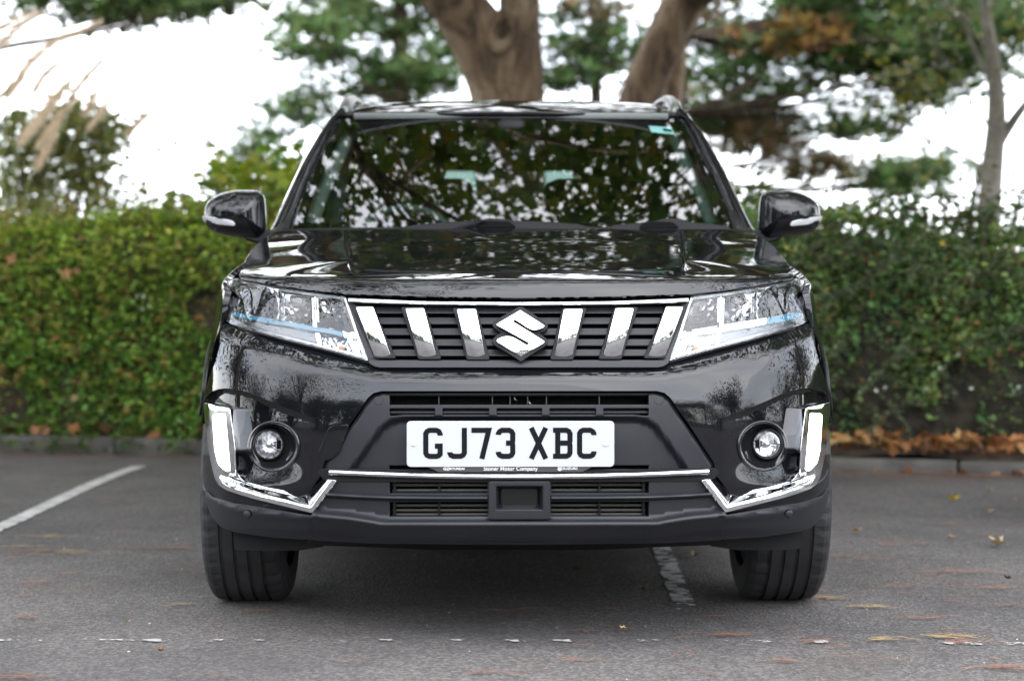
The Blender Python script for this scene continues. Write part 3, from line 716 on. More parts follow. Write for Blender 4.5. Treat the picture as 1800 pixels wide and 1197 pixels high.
def pix(hw, py, y): q = (DC + y) / F; return np.array([hw * q, y, HC - (py - HOR) * q])
outer = spline([pix(426, 405, 1.50), pix(397, 345, 1.66), pix(366, 283, 1.82), pix(333, 230, 1.96), pix(313, 207, 2.04), pix(298, 195, 2.13), pix(288, 189, 2.3)], 30)
inner = spline([pix(390, 407, 1.46), pix(374, 362, 1.58), pix(354, 310, 1.71), pix(330, 260, 1.85), pix(313, 224, 1.96), pix(302, 207, 2.02), pix(290, 199, 2.05)], 30)
for sg in (1, -1):
    V = []; Fc = []; cols = 6
    for a, b in zip(inner, outer):
        o_ = np.array([.004, -.0, .006])
        seq = [a + [0, .01, -.01], a + [.001, -.006, .006], a * .66 + b * .34 + [.002, -.018, .012], a * .30 + b * .70 + [.004, -.016, .010], b, b + [-.004, .05, -.006]]
        V += [p * [sg, 1, 1] for p in seq]
    for i in range(29):
        for k in range(cols - 1):
            q = (i * cols + k, i * cols + k + 1, (i + 1) * cols + k + 1, (i + 1) * cols + k); Fc.append(q if sg > 0 else q[::-1])
    mk('front_pillar', V, Fc, M['paint'], car)
    ct = [p * np.array([sg, 1, 1]) for p in (inner * .62 + outer * .38 + np.array([.002, -.019, .0125]))]
    v, f = tube(ct[1:-1], [.0035] * 28, 6); mk('pillar_seal', v, f, M['rubber_seal'], car)
    # cabin-side trims
    it = [(a + np.array([-.035, .07, -.055])) * [sg, 1, 1] for a in inner[1:26]]
    v, f = tube(it, [.026] * 25, 8); mk('pillar_trim', v, f, M['trim_grey'], car)
    # side greenhouse
def PG(y, z):
    x = MC([(1.0, .80), (1.05, .79), (1.1, .772), (1.2, .742), (1.35, .694), (1.45, .648), (1.53, .602)])(z)
    f = 1 - .03 * np.clip((y - 2.6) / 1.3, 0, 1) - .012 * np.clip((1.9 - y) / .6, 0, 1)
    return np.stack([x * f, y, z], 1)
win = [[(1.62, 1.08), (2.18, 1.08), (2.18, 1.475), (2.12, 1.478), (2.02, 1.44)], [(2.26, 1.08), (3.0, 1.09), (3.06, 1.25), (3.02, 1.46), (2.26, 1.475)], [(3.14, 1.12), (3.42, 1.16), (3.36, 1.44), (3.12, 1.45)]]
panel('side_frame', PG, [(1.36, 1.05), (3.9, 1.06), (3.86, 1.3), (3.72, 1.50), (2.2, 1.525), (2.06, 1.49), (1.7, 1.28)], M['gloss_black'], car, step=.08, holes=[rounded(w_, .02) for w_ in win], rim=.03, rr=.002, ref=(1, 0, 0), mirror=True, e=.004)
for w_ in win: panel('side_window', PG, w_, M['sideglass'], car, step=.2, rim=0, ref=(1, 0, 0), mirror=True, e=.004)
# roof
def PR(x, y):
    x = np.asarray(x, float); y = np.asarray(y, float); w_ = np.clip(np.abs(x) / .62, 0, 1.2)
    z = MC([(1.9, 1.512), (1.97, 1.537), (2.1, 1.572), (2.35, 1.607), (2.8, 1.622), (3.4, 1.61), (3.85, 1.56)])(y - .085 * w_ ** 2.2 * 0)
    return np.stack([x, y, z - .020 * w_ ** 2.4 - .02 * np.maximum(w_ - .85, 0) * 4], 1)
rf = sym([(0, 1.945), (.25, 1.952), (.45, 1.985), (.585, 2.03), (.635, 2.12), (.64, 2.6), (.635, 3.4), (.60, 3.86), (0, 3.9)])
panel('roof', PR, rf, M['paint'], car, step=.045, rim=.02, rr=.006, ref=(0, 0, 1), e=.003)
v, f = tube([pix(u, 203.5 + 4.5 * (abs(u) / 300) ** 2.2 - 3, 1.945 + .085 * (abs(u) / 300) ** 2.2) for u in np.linspace(-298, 298, 25)], [.0055] * 25, 6)
mk('windscreen_seal', v, f, M['rubber_seal'], car)
for sg in (1, -1):
    sp = spline([(.588, 2.06, 1.525), (.590, 2.13, 1.573), (.585, 2.28, 1.610), (.58, 2.6, 1.628), (.575, 3.2, 1.625), (.57, 3.6, 1.60), (.565, 3.75, 1.56)], 40)
    V = []; Fc = []
    for p in sp:
        for dx, dz in ((-.024, -.012), (-.019, .002), (-.006, .009), (.010, .008), (.022, -.002), (.026, -.02)): V.append(((p[0] + dx) * sg, p[1], p[2] + dz))
    for i in range(39):
        for k in range(5): Fc.append((i * 6 + k, i * 6 + k + 1, (i + 1) * 6 + k + 1, (i + 1) * 6 + k))
    Fc.append((0, 1, 2, 3, 4, 5)); rl = mk('roof_rail', V, Fc, M['satin'], car)
# tail
panel('tailgate', lambda x, z: np.stack([x, 4.16 - .30 * np.maximum(z - 1.0, 0) ** 1.0 - .10 * (np.abs(x) / .8) ** 3, z], 1), sym([(0, 1.56), (.58, 1.53), (.74, 1.1), (.80, 1.0), (.80, .4), (0, .4)]), M['paint'], car, step=.1, rim=.03, rr=.004, ref=(0, 1, 0), e=.004,
      holes=[[(-.50, 1.46), (.50, 1.46), (.62, 1.12), (-.62, 1.12)]])
panel('rear_window', lambda x, z: np.stack([x, 4.15 - .30 * np.maximum(z - 1.0, 0) - .10 * (np.abs(x) / .8) ** 3, z], 1), [(-.51, 1.47), (.51, 1.47), (.63, 1.11), (-.63, 1.11)], M['sideglass'], car, step=.2, rim=0, ref=(0, 1, 0), e=.004)
for sg in (1, -1):
    v, f = box(sg * .70, 4.06, .95, .2, .14, .22, .03); mk('tail_lamp', v, f, mat('tail_red', (.25, .01, .01), .1), car)
# cowl under the wipers
panel('windscreen_cowl', lambda U, V: np.stack([U * (DC + 1.265 + .16 * (np.abs(U) / 400) ** 2.2 + (404 - V) * .006) / F, 1.265 + .16 * (np.abs(U) / 400) ** 2.2 + (404 - V) * .006, HC - (V - HOR) * (DC + 1.265 + .16 * (np.abs(U) / 400) ** 2.2 + (404 - V) * .006) / F - .004], 1), sym([(0, 396), (300, 398), (410, 401), (418, 408), (0, 408)]), M['plastic_dark'], car, step=9, rim=.02, ref=(0, -1, 1))

# wipers
def PWp(y, bul=0.): return lambda U, V: np.stack([U * (DC + y) / F, np.full(np.shape(U), y) + bul * (V - 395), HC - (V - HOR) * (DC + y) / F], 1)
def wpx(pts): return [(x / 4.5 + 700 - 903, y / 4.5 + 240) for x, y in pts]
w1 = wpx([(-60, 740), (140, 704), (380, 682), (620, 672), (720, 652), (800, 655), (900, 668), (1200, 680), (1420, 698), (1540, 728), (1560, 740), (1420, 738), (940, 728), (620, 724), (380, 736), (0, 742)])
w2 = [(x + 0, y) for x, y in [(1073 - 903, 403.5), (1078 - 903, 397), (1120 - 903, 393), (1150 - 903, 390), (1168 - 903, 385.5), (1185 - 903, 384.5), (1207 - 903, 387.5), (1212 - 903, 391.5), (1250 - 903, 394.5), (1276 - 903, 398), (1286 - 903, 403), (1240 - 903, 403), (1180 - 903, 402.5), (1120 - 903, 404), (1090 - 903, 405)]]
for nm, w_, yy in (('w', w1, 1.245), ('w', w2, 1.255)):
    wp = panel('wiper', PWp(yy, -.0008), w_, M['wiper'], car, step=5, rim=.03, rr=.004, ref=(0, -1, .5))
knk = wpx([(640, 690), (720, 672), (880, 676), (930, 716), (620, 722)])
panel('wiper_arm', PWp(1.236, 0), rounded(knk, 3), M['void'], car, step=6, rim=.01, rr=.002)
panel('wiper_arm', PWp(1.246, 0), rounded([(x + 287, y + 1) for x, y in knk], 3), M['void'], car, step=6, rim=.01, rr=.002)
panel('wiper_arm', PWp(1.225, 0), rounded(wpx([(400, 740), (640, 668), (700, 662), (480, 738)]), 2), M['wiper'], car, step=6, rim=.008, rr=.002)

# mirrors
mo = [(66.5, 15), (100, 15.5), (108, 17), (114, 22), (117, 30), (119, 50), (121, 88), (118, 93), (108, 101.5), (95, 101), (80, 98.5), (50, 94), (30, 89), (19, 82), (14, 74), (11.5, 62), (12, 52), (14, 42), (20, 33), (30, 26), (45, 19.5)]
mc = [(66, 60)]
def mpx(pts): return [(902.5 - (350 + x), 320 + y) for x, y in pts]   # half widths
mo_h = mpx(mo)
mo_s = [tuple(p) for p in spline(mo_h + [mo_h[0]], 90)[:-1]]
def mring(sc, y, dz=0):
    c = np.array(mo_s); cen = np.array([902.5 - 425, 320 + 56.0]); q = cen + (c - cen) * sc; s = (DC + y) / F
    return np.stack([q[:, 0] * s, np.full(len(q), y), HC - (q[:, 1] - HOR) * s + dz], 1)
ym = 1.44
prf = [(0.0, -.078), (.25, -.076), (.45, -.070), (.62, -.060), (.76, -.046), (.87, -.030), (.94, -.014), (.985, .004), (1.0, .02), (1.0, .05), (.985, .075), (.97, .085)]
for sg in (1, -1):
    rings = [mring(max(a, .02), ym + b + (0.0)) * [sg, 1, 1] for a, b in prf]
    n = len(mo_s); V = np.concatenate(rings); Fc = []
    for k in range(len(rings) - 1):
        for i in range(n):
            j = (i + 1) % n; Fc.append((k * n + i, k * n + j, (k + 1) * n + j, (k + 1) * n + i))
    Fc.append(tuple(range(n)))
    mir = mk('door_mirror', V, Fc, M['paint'], car)
    gl = mring(.95, ym + .082) * [sg, 1, 1]; mk('mirror_glass', gl, [tuple(range(n))], M['chrome'], mir)
    rep = mpx([(7, 61), (14, 61.5), (30, 64), (50, 67.5), (60, 70), (64, 76), (60, 77), (40, 75), (22, 73), (10, 70)])
    def Pm(U, V, dd=-.004):
        U = np.asarray(U, float); s = (DC + ym) / F; cen = np.array([477.5, 376.]); 
        rr_ = np.clip(np.hypot((np.abs(U) - cen[0]) / 64., (V - cen[1]) / 46.), 0, 1.08)
        y = ym + MC([(0, -.078), (.45, -.070), (.76, -.046), (.94, -.014), (1.0, .01), (1.1, .05)])(rr_) + dd
        q = (DC + y) / F; return np.stack([U * q, y, HC - (V - HOR) * q], 1)
    panel('mirror_indicator', Pm, [(sg * u, v) for u, v in rounded(rep, 2, 2)], M['repeater'], mir, step=4, rim=.01, rr=.002)
    ft = [(902.5 - 430, 411), (902.5 - 434, 418), (902.5 - 455, 424), (902.5 - 478, 424), (902.5 - 486, 412), (902.5 - 472, 408)]
    panel('mirror_foot', lambda U, V: np.stack([U * (DC + 1.42) / F, 1.42 + 0 * U, HC - (V - HOR) * (DC + 1.42) / F], 1), [(sg * u, v) for u, v in rounded(ft, 4)], M['plastic_dark'], mir, step=7, rim=.09, rr=.008)

# number plate: slightly off-centre, with its surround
PO = -.0222; yP = -.006; sP = (DC + yP) / F
plate = rounded([(-181.5, 741), (181.5, 741), (181.5, 819.5), (-181.5, 819.5)], 7, 5)
pl_o = PO / sP
Ppl = lambda dep: (lambda U, V: np.stack([U * sP, np.full(np.shape(U), yP + dep), HC - (V - HOR) * sP], 1))
npl = panel('number_plate', Ppl(0), [(u + pl_o, v) for u, v in plate], M['plate'], car, step=20, rim=.004, rr=.0015)
hold = [(-137, 812), (140, 812), (148, 815.5), (128, 829), (-124, 829.5), (-132, 826), (-146, 815)]
panel('plate_holder', Ppl(.0035), [(u + pl_o, v) for u, v in rounded([(-176, 790), (176, 790), (176, 817), (146, 819), (126, 829.5), (-126, 829.5), (-146, 820), (-176, 817)], 3)], mat('plate_holder', (.03, .027, .027), .4), npl, step=20, rim=.012, rr=.001)
for u, v in ((729.2 - 899.65, 779), (1066.7 - 899.65, 779.5)):
    rs = [np.stack([(np.array(circ(u + pl_o, v, r, 20))[:, 0]) * sP, np.full(20, yP - d_), HC - (np.array(circ(u, v, r, 20))[:, 1] - HOR) * sP], 1) for r, d_ in ((4.6, 0), (4.6, .002), (3.6, .0035), (1.5, .004))]
    ring_loft('screw_cap', rs, M['screw'], npl, mirror=False, cap=True)
def ribbon(pts, w, x0, z0, sc, y):
    """flat stroke with mitred corners (mm units), returns verts/faces"""
    P = [np.array(p, float) for p in pts]; n = len(P); Lp, Rp = [], []
    for i in range(n):
        if i == 0: d = P[1] - P[0]
        elif i == n - 1: d = P[-1] - P[-2]
        if 0 < i < n - 1:
            a = (P[i] - P[i - 1]); a /= np.linalg.norm(a); b = (P[i + 1] - P[i]); b /= np.linalg.norm(b)
            na = np.array([-a[1], a[0]]); nb = np.array([-b[1], b[0]]); m_ = na + nb; m_ /= np.linalg.norm(m_); o_ = m_ * (w / 2) / max(m_ @ na, .35)
        else:
            d = d / np.linalg.norm(d); o_ = np.array([-d[1], d[0]]) * w / 2
        Lp.append(P[i] + o_); Rp.append(P[i] - o_)
    V = [(x0 + p[0] * sc, y, z0 + p[1] * sc) for p in Lp + Rp]
    Fc = [(i, i + 1, n + i + 1, n + i) for i in range(n - 1)]
    return V, Fc
GL = {
 'G': [[(43.2, 59), (43.2, 63), (40, 69.5), (34, 72.6), (16, 72.6), (10, 69.5), (6.8, 64), (6.8, 15), (10, 9.5), (16, 6.6), (34, 6.6), (40, 8.5), (43.3, 12), (43.3, 32.5), (30, 32.5)]],
 'J': [[(43.2, 79), (43.2, 15), (40, 9.5), (34, 6.6), (15, 6.6), (9, 9.5), (6.3, 15.5), (6.3, 17)]],
 '7': [[(0, 72.5), (44, 72.5), (26.5, 0)]],
 '3': [[(6.3, 61), (6.6, 64), (10, 69.5), (16, 72.6), (34, 72.6), (40, 69.5), (43.2, 64), (43.2, 46), (41.6, 40), (43.2, 34), (43.2, 15), (40, 9.5), (34, 6.6), (16, 6.6), (10, 9.5), (6.6, 15), (6.3, 18)], [(39, 40), (26, 40)]],
 'X': [[(6.5, 79), (43.5, 0)], [(43.5, 79), (6.5, 0)]],
 'B': [[(12, 0), (12, 79)], [(0, 72.6), (34, 72.6), (40, 69.5), (43.2, 64), (43.2, 46), (41.4, 40), (43.2, 34), (43.2, 15), (40, 9.5), (34, 6.6), (0, 6.6)], [(12, 40), (39, 40)]],
 'C': [[(43.2, 60), (43.2, 64), (40, 69.5), (34, 72.6), (16, 72.6), (10, 69.5), (6.8, 64), (6.8, 15), (10, 9.5), (16, 6.6), (34, 6.6), (40, 9.5), (43.2, 15), (43.2, 19)]],
}
zb = HC - (806.2 - HOR) * sP
for ch, px_ in (('G', 746), ('J', 788.6), ('7', 830.9), ('3', 873.6), ('X', 931.5), ('B', 974.3), ('C', 1016.3)):
    prt = [ribbon(st, 13.2, (px_ - 899.65) * sP + PO, zb, .001 * 34.5 / 34.86 , yP - .0008 - .00015 * i) for i, st in enumerate(GL[ch])]
    v, f = join(prt); mk('plate_character', v, [tuple(q) for q in f], M['plate_ink'], npl, smooth=False)
def text(s, px_, py_, wpx_, hpx, m, parent, y, bold=0.0):
    c = bpy.data.curves.new('lettering', 'FONT'); c.body = s; c.size = 1; c.align_x = 'CENTER'; c.align_y = 'CENTER'; c.offset = bold
    o = bpy.data.objects.new('lettering', c); COL.objects.link(o); bpy.context.view_layer.update()
    dg = bpy.context.evaluated_depsgraph_get(); me = bpy.data.meshes.new_from_object(o.evaluated_get(dg)); bpy.data.objects.remove(o)
    co = np.array([v.co[:] for v in me.vertices]); w_, h_ = np.ptp(co[:, 0]), np.ptp(co[:, 1]); cx_ = (co[:, 0].max() + co[:, 0].min()) / 2; cy_ = (co[:, 1].max() + co[:, 1].min()) / 2
    me.materials.append(m)
    for v in me.vertices:
        v.co = ((v.co.x - cx_) / w_ * wpx_ * sP + (px_ - 899.65) * sP + PO, y, (v.co.y - cy_) / h_ * hpx * sP + HC - (py_ - HOR) * sP)
    o2 = bpy.data.objects.new('lettering', me); COL.objects.link(o2); o2.parent = parent; return o2
yt = yP + .0028
text('Stoner Motor Company', 900, 824.5, 95, 9, M['ink_white'], npl, yt - .0006, .01)
text('HYUNDAI', 806, 823.6, 25, 4.4, M['ink_white'], npl, yt - .0006, .02)
text('SUZUKI', 1004, 823.2, 26, 4.4, M['ink_white'], npl, yt - .0006, .02)
# small oval H mark and S mark
ov = circ(0, 0, 1, 24); V = []; Fc = []
cx_, cz_ = (787.5 - 899.65) * sP + PO, HC - (823.6 - HOR) * sP
for k, r in enumerate((1.0, .80)): V += [(cx_ + a * r * 6.2 * sP, yt - .0006, cz_ + b * r * 3.3 * sP) for a, b in ov]
Fc = [(i, (i + 1) % 24, 24 + (i + 1) % 24, 24 + i) for i in range(24)]
hv = [ribbon(st, 1.1, cx_, cz_, sP, yt - .0007 - .0001 * i) for i, st in enumerate([[(-3.2, -2), (-1.4, 2.1)], [(1.4, -2.1), (3.2, 2)], [(-2.3, -.4), (2.3, .4)]])]
v, f = join([(V, Fc)] + hv); mk('lettering', v, f, M['ink_white'], npl, smooth=False)
ce = np.array(e2p([(693, 610)]))[0]; sc_ = 5.2 / 43.
sv = [((986.3 - 899.65) * sP + PO + (u - ce[0]) * sc_ * sP * .9, yt - .0007, HC - (823.2 - HOR) * sP - (v_ - ce[1]) * sc_ * sP) for u, v_ in spt]
from mathutils.geometry import tessellate_polygon
tf = tessellate_polygon([[Vector((a, c, 0)) for a, b, c in sv]]); mk('lettering', sv, tf, M['ink_white'], npl, smooth=False)

# cabin
v, f = join([box(0, 1.72, 1.055, 1.36, .52, .10, .03), box(0, 1.95, .95, 1.40, .12, .22, .03)]); mk('dashboard', v, f, M['dash'], car)
def torus(cx, cy, cz, r, rt, tilt):
    V = []; Fc = []; n, m_ = 40, 8
    for i in range(n):
        a = 2 * math.pi * i / n
        for j in range(m_):
            b = 2 * math.pi * j / m_; x = (r + rt * math.cos(b)) * math.cos(a); z = (r + rt * math.cos(b)) * math.sin(a); y = rt * math.sin(b)
            V.append((cx + x, cy + y * math.cos(tilt) + z * math.sin(tilt), cz + z * math.cos(tilt) - y * math.sin(tilt)))
    for i in range(n):
        for j in range(m_): Fc.append((i * m_ + j, ((i + 1) % n) * m_ + j, ((i + 1) % n) * m_ + (j + 1) % m_, i * m_ + (j + 1) % m_))
    return V, Fc
t1 = torus(-.37, 1.98, 1.03, .185, .015, R(25)); t2 = box(-.37, 1.97, 1.03, .34, .03, .05, .01)
v, f = join([t1, t2]); mk('steering_wheel', v, f, mat('wheel_leather', (.05, .065, .06), .5), car)
for sx in (-.37, .37):
    st = [box(sx, 2.45, .78, .50, .50, .16, .05), box(sx, 2.72, 1.06, .48, .14, .56, .06), box(sx, 2.76, 1.42, .26, .10, .18, .045)]
    v, f = join(st); mk('front_seat', v, f, M['seat'], car)
v, f = join([box(0, 3.45, .80, 1.3, .5, .2, .05), box(0, 3.66, 1.03, 1.3, .14, .45, .05)] + [box(x, 3.68, 1.30, .22, .09, .12, .03) for x in (-.42, .42)]); mk('rear_seat', v, f, M['seat'], car)
v, f = box(0, 2.8, 1.515, 1.1, 1.7, .02); mk('headlining', v, f, mat('headlining', (.12, .13, .125), .9), car)
v, f = join([box(0, 1.98, 1.40, .24, .03, .065, .015), box(0, 1.93, 1.465, .10, .09, .07, .02)]); mk('rear_view_mirror', v, f, M['plastic_dark'], car)
for sg in (1, -1):
    v, f = join([tube([(sg * .66, 2.25, 1.05), (sg * .60, 2.27, 1.45)], [.035, .03], 8), tube([(sg * .62, 3.1, 1.05), (sg * .57, 3.08, 1.45)], [.04, .035], 8)]); mk('door_pillar_trim', v, f, M['trim_grey'], car)
panel('tax_sticker', PW(.004), [(242, 221), (282, 224), (289, 237), (246, 232.5)], M['sticker'], car, step=12, rim=0, ref=(0, -1, 1))
panel('tax_sticker', PW(.003), [(266, 225.5), (280, 226.5), (284, 232.5), (268, 231)], M['sticker_ink'], car, step=12, rim=0, ref=(0, -1, 1))
# ------------------------------------------------------------------ GROUND
def asphalt():
    m = bpy.data.materials.new('asphalt'); m.use_nodes = True; nt = m.node_tree; p = nt.nodes['Principled BSDF']
    N = lambda t: nt.nodes.new(t); L = nt.links.new
    t = N('ShaderNodeTexCoord')
    def noise(s, d=4, r=.55):
        n = N('ShaderNodeTexNoise'); n.inputs['Scale'].default_value = s; n.inputs['Detail'].default_value = d; n.inputs['Roughness'].default_value = r; L(t.outputs['Object'], n.inputs['Vector']); return n
    def ramp(src, a, b, ca, cb):
        c = N('ShaderNodeValToRGB'); c.color_ramp.elements[0].position = a; c.color_ramp.elements[1].position = b
        c.color_ramp.elements[0].color = (*ca, 1); c.color_ramp.elements[1].color = (*cb, 1); L(src, c.inputs[0]); return c
    big = ramp(noise(.55, 6).outputs[0], .3, .7, (.066, .063, .063), (.108, .102, .100))
    v = N('ShaderNodeTexVoronoi'); v.inputs['Scale'].default_value = 120; L(t.outputs['Object'], v.inputs['Vector'])
    sp = ramp(v.outputs['Color'], .35, .98, (.70, .69, .69), (1.75, 1.70, 1.64))
    fine = ramp(noise(420, 2, .8).outputs[0], .35, .7, (.6, .6, .6), (1.5, 1.5, 1.48))
    def mul(a, b):
        x = N('ShaderNodeMix'); x.data_type = 'RGBA'; x.blend_type = 'MULTIPLY'; x.inputs[0].default_value = 1; L(a, x.inputs[6]); L(b, x.inputs[7]); return x.outputs[2]
    st = ramp(noise(1.1, 7, .65).outputs[0], .30, .55, (.72, .72, .73), (1.05, 1.05, 1.05))
    c = mul(mul(mul(big.outputs[0], sp.outputs[0]), fine.outputs[0]), st.outputs[0])
    # rusty needle dust in patches
    du = ramp(noise(1.7, 8, .7).outputs[0], .56, .74, (0, 0, 0), (.5, .5, .5))
    mx = N('ShaderNodeMix'); mx.data_type = 'RGBA'; L(du.outputs[0], mx.inputs[0]); L(c, mx.inputs[6]); mx.inputs[7].default_value = (.085, .062, .050, 1)
    # thin dark cracks and damp trails
    L(mx.outputs[2], p.inputs['Base Color'])
    p.inputs['Roughness'].default_value = .82; p.inputs['Specular IOR Level'].default_value = .35
    b = N('ShaderNodeBump'); b.inputs['Strength'].default_value = .9; b.inputs['Distance'].default_value = .006
    a = N('ShaderNodeMath'); a.operation = 'ADD'; L(v.outputs['Distance'], a.inputs[0]); L(noise(90, 5, .7).outputs[0], a.inputs[1]); L(a.outputs[0], b.inputs['Height']); L(b.outputs[0], p.inputs['Normal'])
    return m
M['asphalt'] = asphalt()
M['far_ground'] = mat('park_grass', (.05, .06, .03), .9, var=.4, vscale=.6)
M['kerb'] = mat('kerb_concrete', (.07, .066, .058), .85, bump=.6, bscale=60, bdist=.004, var=.35, vscale=7)
M['soil'] = mat('bed_soil', (.055, .035, .022), .95, bump=1, bscale=18, bdist=.03, var=.5, vscale=14)
M['dirt'] = mat('twig_brown', (.06, .042, .03), .9)
v, f = [(-250, -250, -.004), (250, -250, -.004), (250, 700, -.004), (-250, 700, -.004)], [(0, 1, 2, 3)]
mk('ground', v, f, M['far_ground'], smooth=False, kind='structure')
# kerb line: through (-2.2,6.04) and (1.98,4.92)
KS = (4.92 - 6.04) / 4.18
def ky(x): return 6.04 + (x + 2.2) * KS + .10 * math.exp(-((x + 2.5) / 1.5) ** 2) * 0
n = 40; xs = np.linspace(-40, 40, n)
V = []; Fc = []
for x in xs: V += [(x, -40, 0), (x, ky(x) + .05, 0)]
for i in range(n - 1): Fc.append((2 * i, 2 * i + 2, 2 * i + 3, 2 * i + 1))
mk('car_park_surface', V, Fc, M['asphalt'], smooth=False, kind='structure')
kd = Vector((1, KS, 0)).normalized(); kn = Vector((-kd.y, kd.x, 0)); kang = math.atan2(kd.y, kd.x)
kerb = empty('kerb', (0, ky(0), 0), kang, kind='structure')
for i in range(-12, 13):
    v, f = box(i * .915, .06 + random.uniform(-.005, .005), .044 + random.uniform(-.006, .006) - (.035 if i > 0 else 0), .905, .125, .11 + .0, .014)
    mk('kerb_stone', v, f, M['kerb'], kerb)
# planting bed behind the kerb (bumpy)
nx, ny = 90, 16; V = []; Fc = []
for j in range(ny):
    for i in range(nx):
        x = -11 + 22 * i / (nx - 1); o = .125 + 2.6 * j / (ny - 1); p = Vector((0, ky(0), 0)) + kd * x + kn * o
        V.append((p.x, p.y, .065 + (.03 + .02 * j / ny) * math.sin(i * 1.7 + j) * .5 + random.uniform(0, .02) + .03 * min(j, 5) / 5))
for j in range(ny - 1):
    for i in range(nx - 1): Fc.append((j * nx + i, j * nx + i + 1, (j + 1) * nx + i + 1, (j + 1) * nx + i))
mk('planting_bed', V, Fc, M['soil'], kind='structure')

# painted bay lines, worn
def wornpaint(name, thr, sc):
    m = bpy.data.materials.new(name); m.use_nodes = True; nt = m.node_tree; p = nt.nodes['Principled BSDF']; N = lambda t: nt.nodes.new(t); L = nt.links.new
    t = N('ShaderNodeTexCoord'); a = N('ShaderNodeAttribute'); a.attribute_name = 'tint'
    n = N('ShaderNodeTexNoise'); n.inputs['Scale'].default_value = sc; n.inputs['Detail'].default_value = 8; n.inputs['Roughness'].default_value = .68; L(t.outputs['Object'], n.inputs['Vector'])
    s = N('ShaderNodeSeparateColor'); L(a.outputs[0], s.inputs[0])
    d = N('ShaderNodeMath'); d.operation = 'SUBTRACT'; L(n.outputs[0], d.inputs[0]); L(s.outputs[0], d.inputs[1])
    r = N('ShaderNodeMapRange'); r.inputs[1].default_value = -.015; r.inputs[2].default_value = .02; L(d.outputs[0], r.inputs[0]); L(r.outputs[0], p.inputs['Alpha'])
    n2 = N('ShaderNodeTexNoise'); n2.inputs['Scale'].default_value = 14; n2.inputs['Detail'].default_value = 6; L(t.outputs['Object'], n2.inputs['Vector'])
    c = N('ShaderNodeValToRGB'); c.color_ramp.elements[0].color = (.22, .21, .20, 1); c.color_ramp.elements[1].color = (.46, .46, .445, 1); c.color_ramp.elements[0].position = .3; c.color_ramp.elements[1].position = .65
    L(n2.outputs[0], c.inputs[0]); L(c.outputs[0], p.inputs['Base Color']); p.inputs['Roughness'].default_value = .7
    return m
M['line'] = wornpaint('worn_line_paint', .4, 16)
def line(name, pts, width, wear, z=.004, n=60):
    """strip along pts; wear(t,s)->threshold 0..1, s across -1..1"""
    sp = spline(pts, n); V = []; Fc = []; T = []; K = 9
    for i, p in enumerate(sp):
        t = i / (n - 1); a = sp[min(i + 1, n - 1)] - sp[max(i - 1, 0)]; a = a / np.linalg.norm(a); nn = np.array([-a[1], a[0]])
        for k in range(K):
            s = -1 + 2 * k / (K - 1); q = p[:2] + nn * width * .5 * s * 1.1; V.append((q[0], q[1], z)); T.append([wear(t, s)] * 3)
    for i in range(n - 1):
        for k in range(K - 1): Fc.append((i * K + k, i * K + k + 1, (i + 1) * K + k + 1, (i + 1) * K + k))
    return npmesh(name, V, np.array(Fc), M['line'], tint=np.array(T), kind='structure')
edge = lambda s: .35 * max(0, abs(s) - .72) / .28
line('bay_line', [(-1.945, -.4), (-1.95, 1.2), (-1.955, 2.8), (-1.965, 4.4), (-1.93, 5.33)], .080, lambda t, s: .33 + edge(s) + .26 * max(0, .62 - t) + (.5 if t > .985 or t < .01 else 0))
line('bay_line', [(.492, .55), (.505, 1.2), (.525, 2.0), (.53, 3.2), (.52, 4.6)], .072, lambda t, s: .46 + edge(s) * .6 + (.22 * max(0, .12 - t) / .12), n=80)
line('bay_line', [(2.95, -.4), (2.95, 1.5), (2.96, 4.3)], .10, lambda t, s: .33 + edge(s))
sg_ = [(-1.36, -1.28), (-1.02, -.80), (-.45, -.40), (-.12, -.02), (.0, .22), (1.02, 1.3)]
def wr(t, s):
    x = -1.45 + 2.9 * t; k = 0.62
    for c_, w_ in ((-1.28, .07), (-.93, .13), (-.72, .02), (-.55, .02), (-.31, .02), (.0, .05), (.08, .07), (.33, .03), (1.08, .05), (1.22, .09), (-1.15, .02), (.75, .01)):
        if abs(x - c_) < w_: k = .53
    return k + edge(s) * .5
line('cross_line', [(-1.45, .105), (-.5, .10), (.5, .09), (1.45, .04)], .042, wr, n=240)

# ------------------------------------------------------------------ LEAVES AND FOLIAGE
LEAF = leafmat('foliage', .32, .55); LEAFD = leafmat('dry_leaf', .15, .7, .9); NEEDLE = leafmat('needles', .12, .6)
LT = np.array([(0, -.5, 0), (.30, -.15, .06), (.24, .22, .05), (0, .55, -.02), (-.24, .22, .05), (-.30, -.15, .06)])   # simple folded leaf
LF = np.array([(0, 1, 3), (1, 2, 3), (0, 3, 5), (3, 4, 5)])
_a = []
for i in range(10):
    an = math.pi * 2 * i / 10 + math.pi / 2; r = (.62 if i % 2 == 0 else .30) * (1.0 if i != 0 else .9); _a.append((r * math.cos(an), r * math.sin(an), .06 * (i % 2) - .03))
PLT = np.array([(0, 0, .03)] + _a); PLF = np.array([(0, i + 1, (i + 1) % 10 + 1) for i in range(10)])     # lobed plane leaf
def rotm(n, up=.5, rng=RNG):
    """random rotations; up in 0..1 biases leaf faces upward"""
    nrm = rng.normal(size=(n, 3)); nrm[:, 2] = np.abs(nrm[:, 2]) + up * 2; nrm /= np.linalg.norm(nrm, axis=1)[:, None]
    a = rng.normal(size=(n, 3)); a -= (a * nrm).sum(1)[:, None] * nrm; a /= np.linalg.norm(a, axis=1)[:, None]; b = np.cross(nrm, a)
    return np.stack([a, b, nrm], 2)
